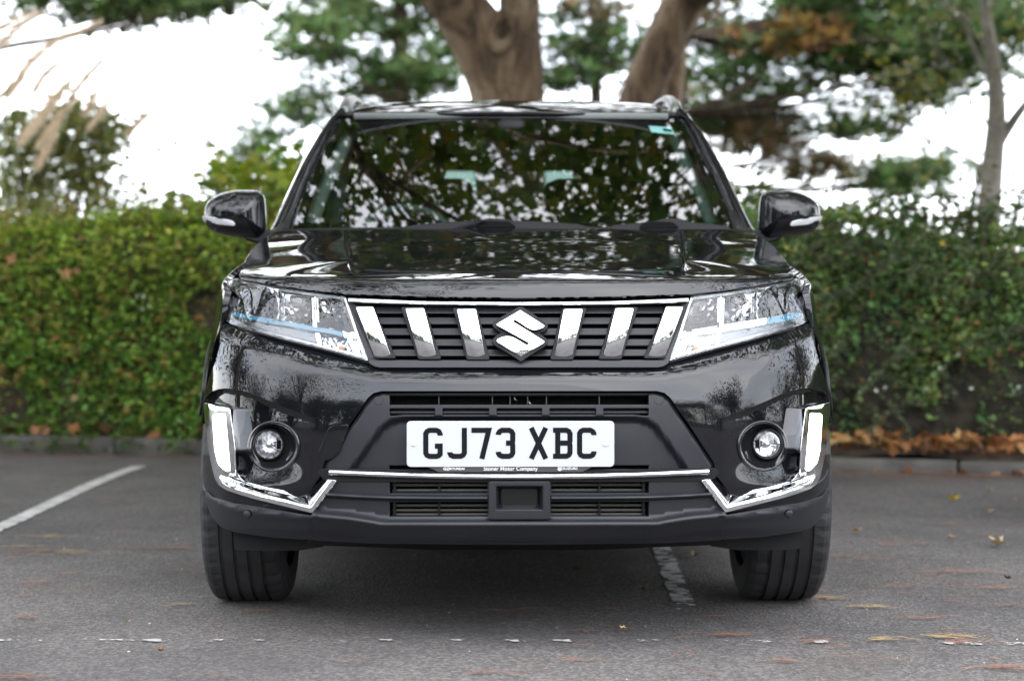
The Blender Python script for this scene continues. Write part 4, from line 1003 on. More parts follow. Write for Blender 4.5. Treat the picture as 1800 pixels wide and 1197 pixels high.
def leaves(name, pos, size, cols, parent=None, T=LT, TF=LF, up=.5, m=None, M3=None, **k):
    pos = np.asarray(pos, float); n = len(pos); size = np.broadcast_to(size, (n,)) * RNG.uniform(.65, 1.25, n)
    Rm = rotm(n, up) if M3 is None else M3
    V = np.einsum('nij,kj->nki', Rm, T) * size[:, None, None] + pos[:, None, :]
    Fq = TF[None] + (np.arange(n) * len(T))[:, None, None]
    cols = np.asarray(cols, float)
    c = np.repeat(cols, len(T), 0)
    return npmesh(name, V.reshape(-1, 3), Fq.reshape(-1, TF.shape[1]), m or LEAF, parent, tint=c, **k)
def pick(n, pal, w=None, var=.25):
    pal = np.array(pal, float); i = RNG.choice(len(pal), n, p=w); return np.clip(pal[i] * RNG.uniform(1 - var, 1 + var, (n, 1)) * RNG.uniform(.92, 1.08, (n, 3)), 0, 1)
def vnoise(P, s, seed=0):
    """cheap smooth noise -1..1"""
    r = np.random.default_rng(seed); o = np.zeros(len(P))
    for k in range(7):
        d = r.normal(size=3); d *= s * (.6 + .5 * k) / np.linalg.norm(d); o += np.sin(P @ d + r.uniform(0, 6.3)) / (1 + .35 * k)
    return o / 3.2
BARK = mat('plane_bark', (.115, .085, .06), .9, bump=1, bscale=9, bdist=.05, var=.55, vscale=5)
def barkm(name, c0, c1, c2, sc=3.5, zs=.35):
    m = bpy.data.materials.new(name); m.use_nodes = True; nt = m.node_tree; p = nt.nodes['Principled BSDF']; N = lambda t: nt.nodes.new(t); L = nt.links.new
    t = N('ShaderNodeTexCoord'); mpp = N('ShaderNodeMapping'); mpp.inputs['Scale'].default_value = (1, 1, zs); L(t.outputs['Object'], mpp.inputs[0])
    n = N('ShaderNodeTexNoise'); n.inputs['Scale'].default_value = sc; n.inputs['Detail'].default_value = 7; n.inputs['Roughness'].default_value = .62; n.inputs['Distortion'].default_value = .6; L(mpp.outputs[0], n.inputs['Vector'])
    c = N('ShaderNodeValToRGB'); e = c.color_ramp.elements; e[0].position = .38; e[0].color = (*c0, 1); e[1].position = .64; e[1].color = (*c2, 1); q = c.color_ramp.elements.new(.5); q.color = (*c1, 1)
    L(n.outputs[0], c.inputs[0]); L(c.outputs[0], p.inputs['Base Color']); p.inputs['Roughness'].default_value = .88
    n2 = N('ShaderNodeTexNoise'); n2.inputs['Scale'].default_value = sc * 5; n2.inputs['Detail'].default_value = 6; mp2 = N('ShaderNodeMapping'); mp2.inputs['Scale'].default_value = (1, 1, 2.2); L(t.outputs['Object'], mp2.inputs[0]); L(mp2.outputs[0], n2.inputs['Vector'])
    b = N('ShaderNodeBump'); b.inputs['Strength'].default_value = 1; b.inputs['Distance'].default_value = .03; L(n2.outputs[0], b.inputs['Height']); L(b.outputs[0], p.inputs['Normal'])
    return m
BARKP = barkm('plane_tree_bark', (.085, .056, .037), (.23, .155, .10), (.42, .32, .22), 5.0, .35)
BARKD = barkm('pine_bark', (.045, .033, .026), (.10, .075, .055), (.17, .125, .09), 5, .3)
BARKG = barkm('grey_bark', (.16, .14, .12), (.27, .245, .21), (.40, .37, .32), 5, .4)

# hedges: a bumpy dark core and a coat of leaves
def hedge(name, label, xa, xb, off, depth, h, colfn, nl, leaf, core_col, seed, hfn=None, zlow=.06):
    rt = empty(name, tuple(Vector((0, ky(0), 0)) + kd * ((xa + xb) / 2) + kn * (off + depth / 2)), kang, label=label, cat='hedge')
    L_ = xb - xa; nx = int(L_ / .12); prof = [(-.5, zlow), (-.53, .35), (-.50, .75), (-.44, .93), (-.30, 1.0), (0, 1.02), (.35, 1.0), (.5, .8), (.5, .0)]
    V = []; Fc = []; m_ = len(prof)
    for i in range(nx + 1):
        x = -L_ / 2 + L_ * i / nx; hh = h * (hfn(x) if hfn else 1)
        for q, (a, b) in enumerate(prof):
            k = vnoise(np.array([[x, a * 3, b * 2 + seed]]), 2.6, seed)[0]
            V.append((x, a * depth + .10 + .07 * k, b * hh - .035 + .03 * k if b > .1 else b))
    for i in range(nx):
        for q in range(m_ - 1): Fc.append((i * m_ + q, (i + 1) * m_ + q, (i + 1) * m_ + q + 1, i * m_ + q + 1))
    mk('hedge_core', V, Fc, mat('hedge_core', tuple(q * 1.7 for q in core_col), .95, bump=1, bscale=12, bdist=.05, var=.6, vscale=10), rt)
    # leaf coat
    r = np.random.default_rng(seed); n = nl; x = r.uniform(-L_ / 2, L_ / 2, n); s = r.beta(1, 1.5, n) if False else r.uniform(0, 1, n)
    hh = h * (np.array([hfn(q) for q in x]) if hfn else np.ones(n))
    # front face 72 %, top 28 %
    fr = s < .70; u = s / .70; z = np.where(fr, zlow + (1 - zlow) * u, 1.0); y = np.where(fr, -.5 + .06 * np.clip(u - .8, 0, 1) / .2, -.46 + (s - .70) / .30 * .95)
    P = np.stack([x, y * depth, z * hh], 1)
    k = vnoise(P * [1, .6, 1], 3.2, seed) ; k2 = vnoise(P, 9., seed + 1)
    push = .13 * k + .07 * k2 + r.exponential(.045, n) - .02
    # gaps between branches let the dark inside show
    thin = (vnoise(P, 4.6, seed + 5) < -.30) & (z < .8); keep = ~thin | (r.uniform(0, 1, n) < .16)
    P[:, 1] += np.where(fr, push * -.9 + .05, 0); P[:, 2] += np.where(fr, 0, push * .6)
    P[:, 1] += np.where(fr & thin, .12, 0)
    P = P[keep]; kk = k[keep]
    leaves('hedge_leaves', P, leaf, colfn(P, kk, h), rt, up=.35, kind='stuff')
    return rt, L_
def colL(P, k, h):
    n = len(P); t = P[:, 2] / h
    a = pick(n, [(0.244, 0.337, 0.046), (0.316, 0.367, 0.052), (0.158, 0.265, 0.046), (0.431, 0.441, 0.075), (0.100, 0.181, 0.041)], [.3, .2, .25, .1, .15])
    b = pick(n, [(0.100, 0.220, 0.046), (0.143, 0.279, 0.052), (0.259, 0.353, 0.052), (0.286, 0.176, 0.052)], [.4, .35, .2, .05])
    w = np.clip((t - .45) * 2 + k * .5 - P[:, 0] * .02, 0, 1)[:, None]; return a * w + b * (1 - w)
def colR(P, k, h):
    n = len(P); t = P[:, 2] / h
    a = pick(n, [(0.124, 0.251, 0.091), (0.190, 0.309, 0.100), (0.274, 0.367, 0.135), (0.084, 0.174, 0.074), (0.336, 0.174, 0.091)], [.3, .3, .15, .2, .05])
    b = pick(n, [(0.506, 0.426, 0.091), (0.211, 0.329, 0.091), (0.421, 0.193, 0.091)], [.2, .7, .1]); w = np.clip(k * .8 - .1, 0, 1)[:, None]; return a * (1 - w) + b * w
# left hedge x from -9 to .4 along the kerb direction, right hedge from .4 to 9
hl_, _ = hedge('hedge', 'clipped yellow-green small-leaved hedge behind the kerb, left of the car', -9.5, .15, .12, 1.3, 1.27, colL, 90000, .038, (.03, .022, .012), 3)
hr_, _ = hedge('hedge', 'dark grey-green hedge with loose arching twigs behind the kerb, right of the car', .17, 9.5, .55, 1.4, 1.23, colR, 70000, .040, (.018, .016, .010), 11, hfn=lambda x: 1 + .05 * math.sin(x * 1.3 + 1) + .03 * math.sin(x * 3.1))
hr_.name = 'hedge.001'
# trailing shoots at the foot of the left hedge
def at_kerb(x, o, z): 
    p = Vector((0, ky(0), 0)) + kd * x + kn * o; return (p.x, p.y, z)
P = []
for i in range(200):
    x = -8 + 8.2 * random.random(); l = random.uniform(.1, .45)
    dx = random.uniform(-.15, .15)
    for j in range(26):
        t = random.random(); q = at_kerb(x + dx * t, .14 - l * t * .75, .13 * (1 - t) ** 1.5 + .02 + random.uniform(0, .04)); P.append(q)
P = np.array(P) + RNG.normal(0, .025, (len(P), 3)); P[:, 2] = np.abs(P[:, 2]) + .01
leaves('trailing_shoots', P, .032, pick(len(P), [(.05, .10, .02), (.09, .13, .025), (.035, .07, .02)]), None, label='green shoots creeping over the kerb below the left hedge', cat='ground cover', kind='stuff')
# arching cotoneaster sprays on the right hedge
V = []; Fc = []; LP = []; LM = []
for i in range(520):
    x = random.uniform(1.0, 8.8) ; zz = random.uniform(.25, 1.25)
    if zz < .55 and random.random() < .4: continue
    base = np.array(at_kerb(x, .55 + random.uniform(-.05, .1), zz)); l = random.uniform(.3, .75); dr = np.array([random.uniform(-1, .6) , random.uniform(-.65, -.15), random.uniform(.1, .7)]); dr /= np.linalg.norm(dr)
    pts = [base + dr * l * t + np.array([0, 0, -.45 * l * t * t * 1.3]) for t in np.linspace(0, 1, 9)]
    v, f = tube(pts, list(np.linspace(.0035, .0012, 9)), 3, cap=False); n0 = len(V); V += [tuple(p) for p in v]; Fc += [tuple(a + n0 for a in q) for q in f]
    for t in np.linspace(.08, 1, int(l * 62)):
        k = t * 8; a = int(min(k, 7)); p = pts[a] + (pts[a + 1] - pts[a]) * (k - a)
        for s in (-1, 1): LP.append(p + np.array([0, 0, 1]) * 0 + RNG.normal(0, .006, 3) + np.array([0, 0, s * .009]))
sp_ = mk('hedge_twigs', V, Fc, M['dirt'], None); sp_.parent = hr_; sp_.matrix_parent_inverse = hr_.matrix_world.inverted() if False else (Matrix.Translation(hr_.location) @ Matrix.Rotation(kang, 4, 'Z')).inverted(); sp_['kind'] = 'stuff'
lf_ = leaves('spray_leaves', LP, .024, pick(len(LP), [(.12, .155, .09), (.17, .20, .125), (.08, .12, .065), (.21, .235, .155)], [.35, .25, .3, .1]), None, kind='stuff', up=.6)
lf_.parent = hr_; lf_.matrix_parent_inverse = sp_.matrix_parent_inverse.copy()
def sprigs(par, xa, xb, off, h, n, pal, size, seed):
    rr = np.random.default_rng(seed); V = []; Fc = []; LP = []
    for i in range(n):
        x = rr.uniform(xa, xb); top = rr.random() < .45
        b = np.array(at_kerb(x, off + (rr.uniform(.02, .5) if top else -.02), h * (rr.uniform(.96, 1.03) if top else rr.uniform(.15, .97)))); l = rr.uniform(.07, .26) * (1 if top else .8)
        d = np.array([rr.normal(0, .5), rr.normal(-.1, .3) if top else -abs(rr.normal(.6, .3)), 1.0 if top else rr.normal(.1, .5)]); d /= np.linalg.norm(d); pts = [b + d * l * t + np.array([0, 0, -.15 * l * t * t]) for t in np.linspace(0, 1, 5)]
        v, f = tube(pts, [.003, .0026, .002, .0016, .001], 3, cap=False); n0 = len(V); V += [tuple(p) for p in v]; Fc += [tuple(a + n0 for a in q) for q in f]
        for t in np.linspace(.1, 1, int(8 + l * 60)): LP.append(b + d * l * t + rr.normal(0, .011, 3))
    inv = (Matrix.Translation(par.location) @ Matrix.Rotation(kang, 4, 'Z')).inverted()
    o1 = mk('shoots', V, Fc, M['dirt'], None); o2 = leaves('shoot_leaves', LP, size, pick(len(LP), pal), None)
    for o in (o1, o2): o.parent = par; o.matrix_parent_inverse = inv; o['kind'] = 'stuff'
sprigs(hl_, -9, 0, .12, 1.25, 750, [(.22, .23, .045), (.30, .27, .06), (.13, .17, .04), (.26, .14, .05)], .034, 21)
sprigs(hr_, .4, 9, .55, 1.22, 520, [(.07, .13, .04), (.11, .16, .06), (.17, .10, .05), (.10, .12, .05)], .038, 22)
# white bindweed flowers in both hedges
def flower(loc, par, s=1):
    V = []; 
    for r_, z_ in ((.004, -.012), (.012, 0), (.028, .006), (.030, .004)):
        V += [(r_ * math.cos(i * math.pi / 5) * (1.1 if i % 2 else .9), r_ * math.sin(i * math.pi / 5) * (1.1 if i % 2 else .9), z_) for i in range(10)]
    Fc = [(k * 10 + i, k * 10 + (i + 1) % 10, (k + 1) * 10 + (i + 1) % 10, (k + 1) * 10 + i) for k in range(3) for i in range(10)]
    o = mk('flower', V, Fc, M['flower'], None); o.parent = par; inv = (Matrix.Translation(par.location) @ Matrix.Rotation(kang, 4, 'Z')).inverted()
    o.matrix_local = inv @ (Matrix.Translation(loc) @ Matrix.Rotation(R(90 + random.uniform(-30, 30)), 4, 'X') @ Matrix.Rotation(random.uniform(-.5, .5), 4, 'Y') @ Matrix.Scale(s, 4))
M['flower'] = mat('white_petals', (.42, .44, .41), .7)
for px, py, par, d in ((234, 460, hl_, 11.15), (275, 467, hl_, 11.1), (284, 484, hl_, 11.1), (311, 482, hl_, 11.1), (240, 521, hl_, 11.1), (252, 521, hl_, 11.1), (250, 543, hl_, 11.1), (262, 536, hl_, 11.1), (333, 461, hl_, 11.2),
                       (1540, 686, hr_, 10.15), (1556, 681, hr_, 10.15), (1653, 647, hr_, 10.1), (1685, 622, hr_, 10.1), (1790, 680, hr_, 10.0), (1707, 683, hr_, 10.1)):
    flower(W(px, py, d), par, .3)

# ------------------------------------------------------------------ BACKGROUND TREES
def limb(name_parts, parent, m, name='trunk', sides=14):
    v, f = join([tube(*a, **k) for a, k in name_parts]); return mk(name, v, f, m, parent)
def lumpy(pts, rads, n=26, sides=22, amp=.06, seed=1):
    sp = spline(pts, n); rr_ = np.interp(np.linspace(0, len(rads) - 1, n), range(len(rads)), rads)
    v, f = tube(sp, list(rr_), sides); v = np.array([list(p) for p in v])
    cen = np.repeat(sp, sides, 0); cen = cen[:len(v)]; k = vnoise(v * [1, 1, .5], 7, seed) * amp + vnoise(v, 19, seed + 1) * amp * .3
    v = cen + (v - cen) * (1 + k)[:, None]; return [tuple(p) for p in v], f
# big plane tree behind the car
d0 = 14.2; tr = empty('plane_tree', tuple(Vector((W(895, 518, d0).x, d0 - DC, 0))), 0, label='thick twin-stemmed plane tree with a knot hole rising straight behind the car roof', cat='tree')
def local(parent, pts): return [tuple(Vector(p) - parent.location) for p in pts]
A = [W(905, 740, d0), W(897, 520, d0), W(890, 300, d0), W(884, 190, d0), W(868, 120, d0), W(835, 55, d0), W(790, -5, d0 - .1), W(735, -60, d0 - .3), W(690, -130, d0 - .8), W(640, -260, d0 - 1.6)]
B = [W(925, 740, d0 + .1), W(924, 520, d0 + .1), W(922, 300, d0 + .05), W(922, 190, d0), W(920, 110, d0), W(914, 40, d0), W(908, -40, d0), W(900, -160, d0 - .2), W(880, -400, d0 - .8)]
parts = [lumpy(local(tr, A), [.30, .26, .235, .225, .225, .22, .18, .16, .13, .09], 40, 26, .09, 2), lumpy(local(tr, B), [.20, .17, .15, .145, .14, .14, .13, .12, .10], 40, 22, .07, 5)]
parts.append(lumpy(local(tr, [W(905, 200, d0 - .1), W(915, 120, d0 - .12), W(930, 50, d0 - .06), W(940, -40, d0)]), [.05, .06, .05, .05], 14, 10, .1, 8))
v, f = join(parts); mk('trunk', v, f, BARKP, tr)
v, f = torus(0, 0, 0, .085, .04, 0)
v = [(p[0] * .95, p[1] * .8, p[2] * 1.35) for p in v]; kn_ = mk('knot', v, f, BARKP, tr); kn_.location = local(tr, [W(884, 55, d0 - .23)])[0]; kn_.rotation_euler = (0, .25, 0)
v, f = lumpy([(0, .04, -.08), (0, .02, 0), (0, .04, .08)], [.01, .055, .01], 8, 10, .1, 3); kh = mk('knot_hollow', v, f, BARKD, tr); kh.location = kn_.location; kh.scale = (.38, .6, .75)
KEEP = [None]
# canopy limbs spreading over the car park, and their leaves
def grow(start, d, L_, r, lev, segs, tips, spread=.7, droop=.0):
    n = 6; p = np.array(start, float); d = np.array(d, float); d /= np.linalg.norm(d); pts = [p.copy()]; rad = [r]
    for i in range(n):
        d = d + RNG.normal(0, .12, 3) + np.array([0, 0, -droop]); d /= np.linalg.norm(d); p = p + d * L_ / n; pts.append(p.copy()); rad.append(r * (1 - .6 * (i + 1) / n))
        if lev > 0 and i >= 1:
            for _ in range(1 if lev > 1 else 2):
                if random.random() < .8:
                    q = d + RNG.normal(0, spread, 3); q /= np.linalg.norm(q); grow(p, q, L_ * random.uniform(.45, .65), rad[-1] * .6, lev - 1, segs, tips, spread, droop)
        if lev == 0 and i >= 2: tips.append(p.copy())
    if KEEP[0] is None or KEEP[0](np.array(pts)).all(): segs.append(tube(pts, rad, 7 if lev > 1 else 4, cap=False))
    tips.append(p.copy())
def canopy(parent, starts, leafn, leafs, pal, w=None, spread=.7, lev=2, cl=.35, T=PLT, TF=PLF, nm='crown', m=None, barkmat=None, keep=None, up=.6, droop=0.):
    segs, tips = [], []; KEEP[0] = keep
    for s, d, L_, r in starts: grow(s, d, L_, r, lev, segs, tips, spread, droop)
    KEEP[0] = None
    tips = np.array(tips)
    v, f = join(segs); v = [tuple(Vector(p) - parent.location) for p in v]; mk('branches', v, f, barkmat or BARKP, parent)
    P = tips[RNG.integers(0, len(tips), leafn)] + RNG.normal(0, cl, (leafn, 3)) * [1, 1, .6]
    if keep is not None: P = P[keep(P)]
    leaves(nm, P - np.array(parent.location), leafs, pick(len(P), pal, w), parent, T, TF, up=up, m=m)
    return tips
pal_plane = [(0.056, 0.094, 0.019), (0.088, 0.125, 0.022), (0.138, 0.150, 0.025), (0.213, 0.163, 0.025), (0.044, 0.069, 0.015)]; wp_ = [.3, .3, .18, .07, .15]
# keep the canopy out of the camera's view wedge (it hangs above the frame)
def above_frame(P):
    d = P[:, 1] + DC; row = HOR - (P[:, 2] - HC) * F / np.maximum(d, .1); return (row < -30) | (d < .2) | (np.abs(P[:, 0]) > .275 * d + .15)
J = lambda px, py, d: tuple(W(px, py, d))
starts = [(J(690, -130, d0 - .8), (-.5, -.55, .45), 5.5, .12), (J(640, -260, d0 - 1.6), (-.2, -.9, .35), 5.5, .10), (J(880, -400, d0 - .8), (.1, -.9, .35), 6.0, .11), (J(880, -400, d0 - .8), (.7, -.6, .5), 5.5, .10),
          (J(880, -400, d0 - .8), (-.5, -.2, .8), 5, .09), (J(640, -260, d0 - 1.6), (-.8, -.3, .5), 5, .08), (J(880, -400, d0 - .8), (.5, .3, .8), 5, .09)]
starts += [(J(690, -130, d0 - .8), (-.8, .1, .35), 4.5, .09), (J(640, -260, d0 - 1.6), (-.75, .2, .5), 4.5, .08), (J(880, -400, d0 - .8), (-.85, .1, .2), 5, .09), (J(900, -160, d0 - .2), (-.6, -.3, .6), 4.5, .08), (J(735, -60, d0 - .3), (-.9, -.3, .12), 5, .08), (J(690, -130, d0 - .8), (-.35, -.95, .12), 6, .09), (J(900, -160, d0 - .2), (.25, -1, .12), 6.5, .09), (J(900, -160, d0 - .2), (.9, -.4, .15), 5, .08)]
canopy(tr, starts, 12500, .105, pal_plane, wp_, keep=above_frame, cl=.30)
# second leaning plane tree on the right
d1 = 14.8; t2 = empty('plane_tree', (W(1110, 518, d1).x, d1 - DC, 0), 0, label='plane tree trunk leaning to the right above the roof rail', cat='tree')
A = [W(1060, 740, d1), W(1075, 520, d1), W(1098, 300, d1), W(1118, 190, d1), W(1145, 120, d1), W(1180, 50, d1), W(1215, -10, d1), W(1275, -60, d1 - .3), W(1360, -130, d1 - .8), W(1450, -260, d1 - 1.6)]
Bq = [W(1175, 250, d1 + .5), W(1178, 190, d1 + .5), W(1188, 100, d1 + .5), W(1196, 0, d1 + .5), W(1200, -150, d1 + .4)]
v, f = join([lumpy(local(t2, A), [.22, .19, .165, .155, .15, .155, .17, .14, .11, .08], 40, 22, .08, 4), lumpy(local(t2, [W(1130, 740, d1 + .5), W(1160, 500, d1 + .5)] + Bq), [.13, .12, .10, .09, .085, .08, .07], 30, 14, .06, 9)]); mk('trunk', v, f, BARKP, t2)
starts = [(J(1360, -130, d1 - .8), (.5, -.7, .35), 5.5, .10), (J(1450, -260, d1 - 1.6), (.1, -.9, .3), 6, .09), (J(1200, -150, d1 + .4), (.1, -.7, .6), 5.5, .09), (J(1450, -260, d1 - 1.6), (.7, -.2, .6), 5, .08)]
starts += [(J(1360, -130, d1 - .8), (.8, -.6, .1), 5.5, .08), (J(1275, -60, d1 - .3), (.1, -1, .15), 6, .08)]
canopy(t2, starts, 9000, .105, pal_plane, wp_, keep=above_frame, cl=.30)
# a few yellow leaves dipping into the top of the frame
P = np.array([W(random.uniform(1262, 1330), random.uniform(-30, 12) - abs(random.gauss(0, 8)), 12.4) for _ in range(26)]); leaves('leaf_spray', P - np.array(t2.location), .13, pick(26, [(.26, .26, .02), (.20, .24, .02)]), t2, PLT, PLF)

# pines: needle tufts on layered limbs
def needle_tufts(P, ln, nn=10):
    n = len(P); d = RNG.normal(size=(n, nn, 3)); d[..., 2] = np.abs(d[..., 2]) * .9 + .25; d /= np.linalg.norm(d, axis=2)[..., None]
    s = np.cross(d, RNG.normal(size=(n, nn, 3))); s /= np.linalg.norm(s, axis=2)[..., None]; w = ln * .075
    l = ln * RNG.uniform(.7, 1.2, (n, nn, 1)); b = P[:, None, :] + d * l * .08
    V = np.stack([b - s * w, b + s * w, P[:, None, :] + d * l], 2).reshape(-1, 3); Fq = np.arange(len(V)).reshape(-1, 3); return V, Fq
def pine(loc_d, px0, label, trunk, tr_r, clumps, pal, w=None, group=None, dens=1.0, ln=.15, name='pine_tree', bm=BARKD, cols=None, limbs=True):
    rt = empty(name, (W(px0, 518, loc_d).x, loc_d - DC, 0), 0, label=label, cat='tree', group=group)
    segs = []
    if trunk: segs.append(lumpy(local(rt, trunk), tr_r, 24, 12, .06, 3))
    tp = np.array([list(p) for p in trunk]) if trunk else None
    PP, CC = [], []
    for c in clumps:
        cx, cy, rx, ry, dd = c[:5]; q = W(cx, cy, dd); sx, sz = rx * dd / F, ry * dd / F; pc = c[5] if len(c) > 5 else None
        n = int(dens * 800 * sx * max(sz, .08) * 4)
        # sub-clumps give a lobed, gappy outline
        nc = max(4, int(rx * ry / 240)); cc = RNG.normal(0, .48, (nc, 3)) * [sx, sx * .6, sz] + np.array(q)
        P = cc[RNG.integers(0, nc, n)] + RNG.normal(0, 1, (n, 3)) * [.17, .17, .075]
        PP.append(P); CC.append(pick(n, pc if pc else pal, None if pc else w, .35))
        if limbs:
            for c2 in cc[::3]:
                if tp is not None: a = tp[np.argmin(np.abs(tp[:, 2] - (c2[2] - .3)) + .0)]; a = np.array(a)
                else: a = np.array(q) + [sx * 1.2, .3, -.1]
                mid = (a + c2) / 2 + np.array([0, 0, -.12]); segs.append(tube(local(rt, spline([a, mid, c2], 7)), list(np.linspace(.015, .005, 7)), 5, cap=False))
    v, f = join(segs); mk('trunk', v, f, bm, rt)
    P = np.concatenate(PP); C = np.concatenate(CC); V, Fq = needle_tufts(P, ln); npmesh('crown', V - np.array(rt.location), Fq, NEEDLE, rt, tint=np.repeat(C, 30, 0))
    return rt
pg = [(0.092, 0.170, 0.053), (0.126, 0.235, 0.070), (0.168, 0.218, 0.079), (0.059, 0.097, 0.039)]
br = [(.30, .15, .05), (.34, .22, .05), (.24, .12, .05), (.08, .11, .04)]
brn = [(0.202, 0.154, 0.088), (0.134, 0.154, 0.070), (0.269, 0.162, 0.096)]
DP = 21
pine(DP, 705, 'dark pine with a straight thin trunk, left of the twin-stemmed trunk', [W(716, 560, DP), W(712, 300, DP), W(707, 180, DP), W(704, 60, DP), W(703, -60, DP), W(700, -220, DP), W(690, -700, DP)], [.10, .09, .085, .08, .07, .06, .03],
     [(640, 50, 110, 26, DP), (560, 62, 70, 16, DP - 1), (600, 100, 60, 14, DP), (700, 132, 70, 30, DP), (670, 158, 50, 20, DP + .5), (770, 140, 50, 30, DP), (800, 90, 35, 40, DP + 1), (500, 92, 40, 10, DP), (620, 15, 60, 14, DP), (540, 150, 26, 8, DP), (500, 180, 20, 5, DP), (560, -30, 120, 22, DP), (760, -20, 60, 40, DP), (600, -130, 130, 30, DP), (800, -170, 110, 30, DP), (480, -230, 130, 34, DP), (560, -400, 150, 40, DP), (450, -520, 110, 40, DP), (620, -700, 110, 40, DP)], pg)
pine(17.5, -80, 'pine branch hanging in from the top left of the sky', [W(-260, 700, 17.5), W(-250, 100, 17.5), W(-240, -60, 17.5), W(-200, -300, 17.5)], [.16, .15, .13, .08],
     [(250, 14, 120, 14, 17.5), (350, 18, 62, 16, 17.5), (180, 30, 60, 8, 17.5), (390, 4, 60, 10, 17), (110, 8, 60, 6, 17.5), (300, -22, 140, 16, 17.5), (220, -180, 160, 34, 17.5), (180, -420, 160, 40, 17.5), (150, -640, 130, 40, 17.5), (60, -14, 60, 14, 17.5), (225, 34, 30, 6, 17.5)], pg + [(.06, .06, .03)])
pine(23, 470, 'slim pine bough sweeping down beside the left windscreen pillar', [W(640, 600, 23), W(630, 330, 23), W(600, 230, 23), W(560, 170, 23)], [.07, .06, .05, .03],
     [(505, 205, 50, 10, 23), (470, 236, 34, 14, 23), (450, 262, 26, 14, 23), (540, 188, 28, 7, 23), (430, 285, 26, 12, 23), (420, 310, 18, 14, 23)], pg + [(.05, .07, .045)])
pine(19, 1185, 'spreading pine with layered boughs and rust patches filling the right of the sky', [W(1175, 560, 19), W(1180, 300, 19), W(1190, 200, 19), W(1180, 60, 19), W(1185, -80, 19), W(1200, -260, 19)], [.12, .11, .10, .10, .08, .05],
     [(1290, 120, 70, 26, 19), (1330, 75, 70, 24, 19.5), (1400, 70, 40, 26, 18.6, br), (1365, 88, 26, 12, 18.6, br), (1450, 55, 60, 30, 19), (1520, 60, 70, 40, 19), (1500, 110, 90, 24, 19), (1580, 130, 90, 30, 19), (1620, 60, 90, 45, 18.5), (1690, 110, 70, 40, 18.5),
      (1700, 30, 80, 40, 18.5), (1640, 165, 50, 18, 19), (1250, 205, 60, 18, 19.5), (1330, 232, 90, 12, 19.5, brn), (1430, 225, 90, 12, 19.5), (1530, 228, 40, 10, 19), (1300, 165, 60, 16, 20), (1240, 60, 60, 30, 20, brn), (1380, 160, 60, 10, 19), (1590, 190, 24, 14, 19),
      (1420, 10, 120, 20, 19), (1560, -10, 120, 24, 19), (1700, -40, 110, 30, 19), (1250, 10, 60, 18, 20, brn), (1780, 60, 40, 50, 18), (1300, -140, 120, 34, 19), (1500, -220, 150, 40, 19), (1280, -360, 140, 40, 19), (1250, -600, 120, 44, 19)], pg, [.3, .3, .15, .25])
pine(20, 1250, 'low pine bough with a green tip reaching right above the right door mirror', [W(1215, 620, 20), W(1220, 420, 20), W(1225, 320, 20), W(1240, 270, 20)], [.07, .06, .05, .03],
     [(1600, 305, 64, 16, 20), (1540, 315, 60, 16, 20), (1480, 300, 46, 10, 20, brn), (1570, 335, 50, 8, 20), (1420, 300, 60, 5, 20, brn), (1640, 295, 30, 12, 20), (1340, 262, 70, 5, 20, brn), (1290, 230, 60, 6, 20, brn)], pg)
pine(22, 1060, 'shaded pine standing between the two big trunks', [W(1050, 560, 22), W(1048, 200, 22), W(1045, 0, 22), W(1045, -120, 22)], [.08, .07, .06, .04],
     [(1000, 90, 40, 20, 22), (1060, 112, 60, 16, 22), (1110, 88, 30, 16, 22), (1020, 140, 60, 18, 22), (1040, 25, 70, 10, 22, brn), (980, 150, 24, 18, 22), (1150, 160, 70, 22, 22, brn), (1090, 65, 60, 7, 22), (985, 30, 26, 12, 22), (1000, -20, 70, 14, 22), (950, -110, 110, 24, 22), (1080, -190, 120, 34, 22), (930, -300, 120, 34, 22), (960, -560, 110, 40, 22)], pg + [(.05, .05, .03)])

# thin grey deciduous tree at the right edge
d3 = 15.5; t3 = empty('grey_tree', (W(1742, 518, d3).x, d3 - DC, 0), 0, label='slender pale grey tree with sparse yellow leaves at the right edge', cat='tree')
A = [W(1728, 720, d3), W(1732, 500, d3), W(1738, 380, d3), W(1746, 280, d3), W(1752, 200, d3), W(1748, 120, d3), W(1735, 40, d3), W(1725, -60, d3)]
v, f = join([lumpy(local(t3, A), [.12, .105, .095, .085, .075, .06, .045, .03], 30, 14, .06, 7), lumpy(local(t3, [W(1750, 262, d3), W(1790, 200, d3), W(1840, 140, d3)]), [.05, .04, .02], 10, 8, .05, 2),
             lumpy(local(t3, [W(1748, 150, d3), W(1715, 95, d3), W(1690, 20, d3)]), [.03, .02, .01], 10, 6, .05, 2)]); mk('trunk', v, f, BARKG, t3)
segs, tips = [], []
for s, dr in ((J(1738, 300, d3), (-.7, .1, .35)), (J(1746, 230, d3), (-.6, 0, .6)), (J(1750, 180, d3), (.7, 0, .5)), (J(1745, 110, d3), (-.5, 0, .7)), (J(1735, 40, d3), (.3, 0, .9)), (J(1790, 200, d3), (.6, 0, .6)), (J(1738, 340, d3), (.8, .1, .3))): grow(s, dr, .75, .018, 1, segs, tips, .6)
v, f = join(segs); mk('branches', [tuple(Vector(p) - t3.location) for p in v], f, BARKG, t3); tips = np.array(tips)
P = tips[RNG.integers(0, len(tips), 900)] + RNG.normal(0, .17, (900, 3)); P = np.concatenate([P, np.array([W(random.gauss(1600, 45), random.gauss(190, 45), 16) for _ in range(170)])])
leaves('crown', P - np.array(t3.location), .07, pick(len(P), [(.15, .15, .05), (.10, .12, .04), (.2, .17, .05)]), t3)
d4 = 15; t4 = empty('sapling', (W(1706, 518, d4).x, d4 - DC, 0), 0, label='thin brown sapling stem just left of the grey tree', cat='tree')
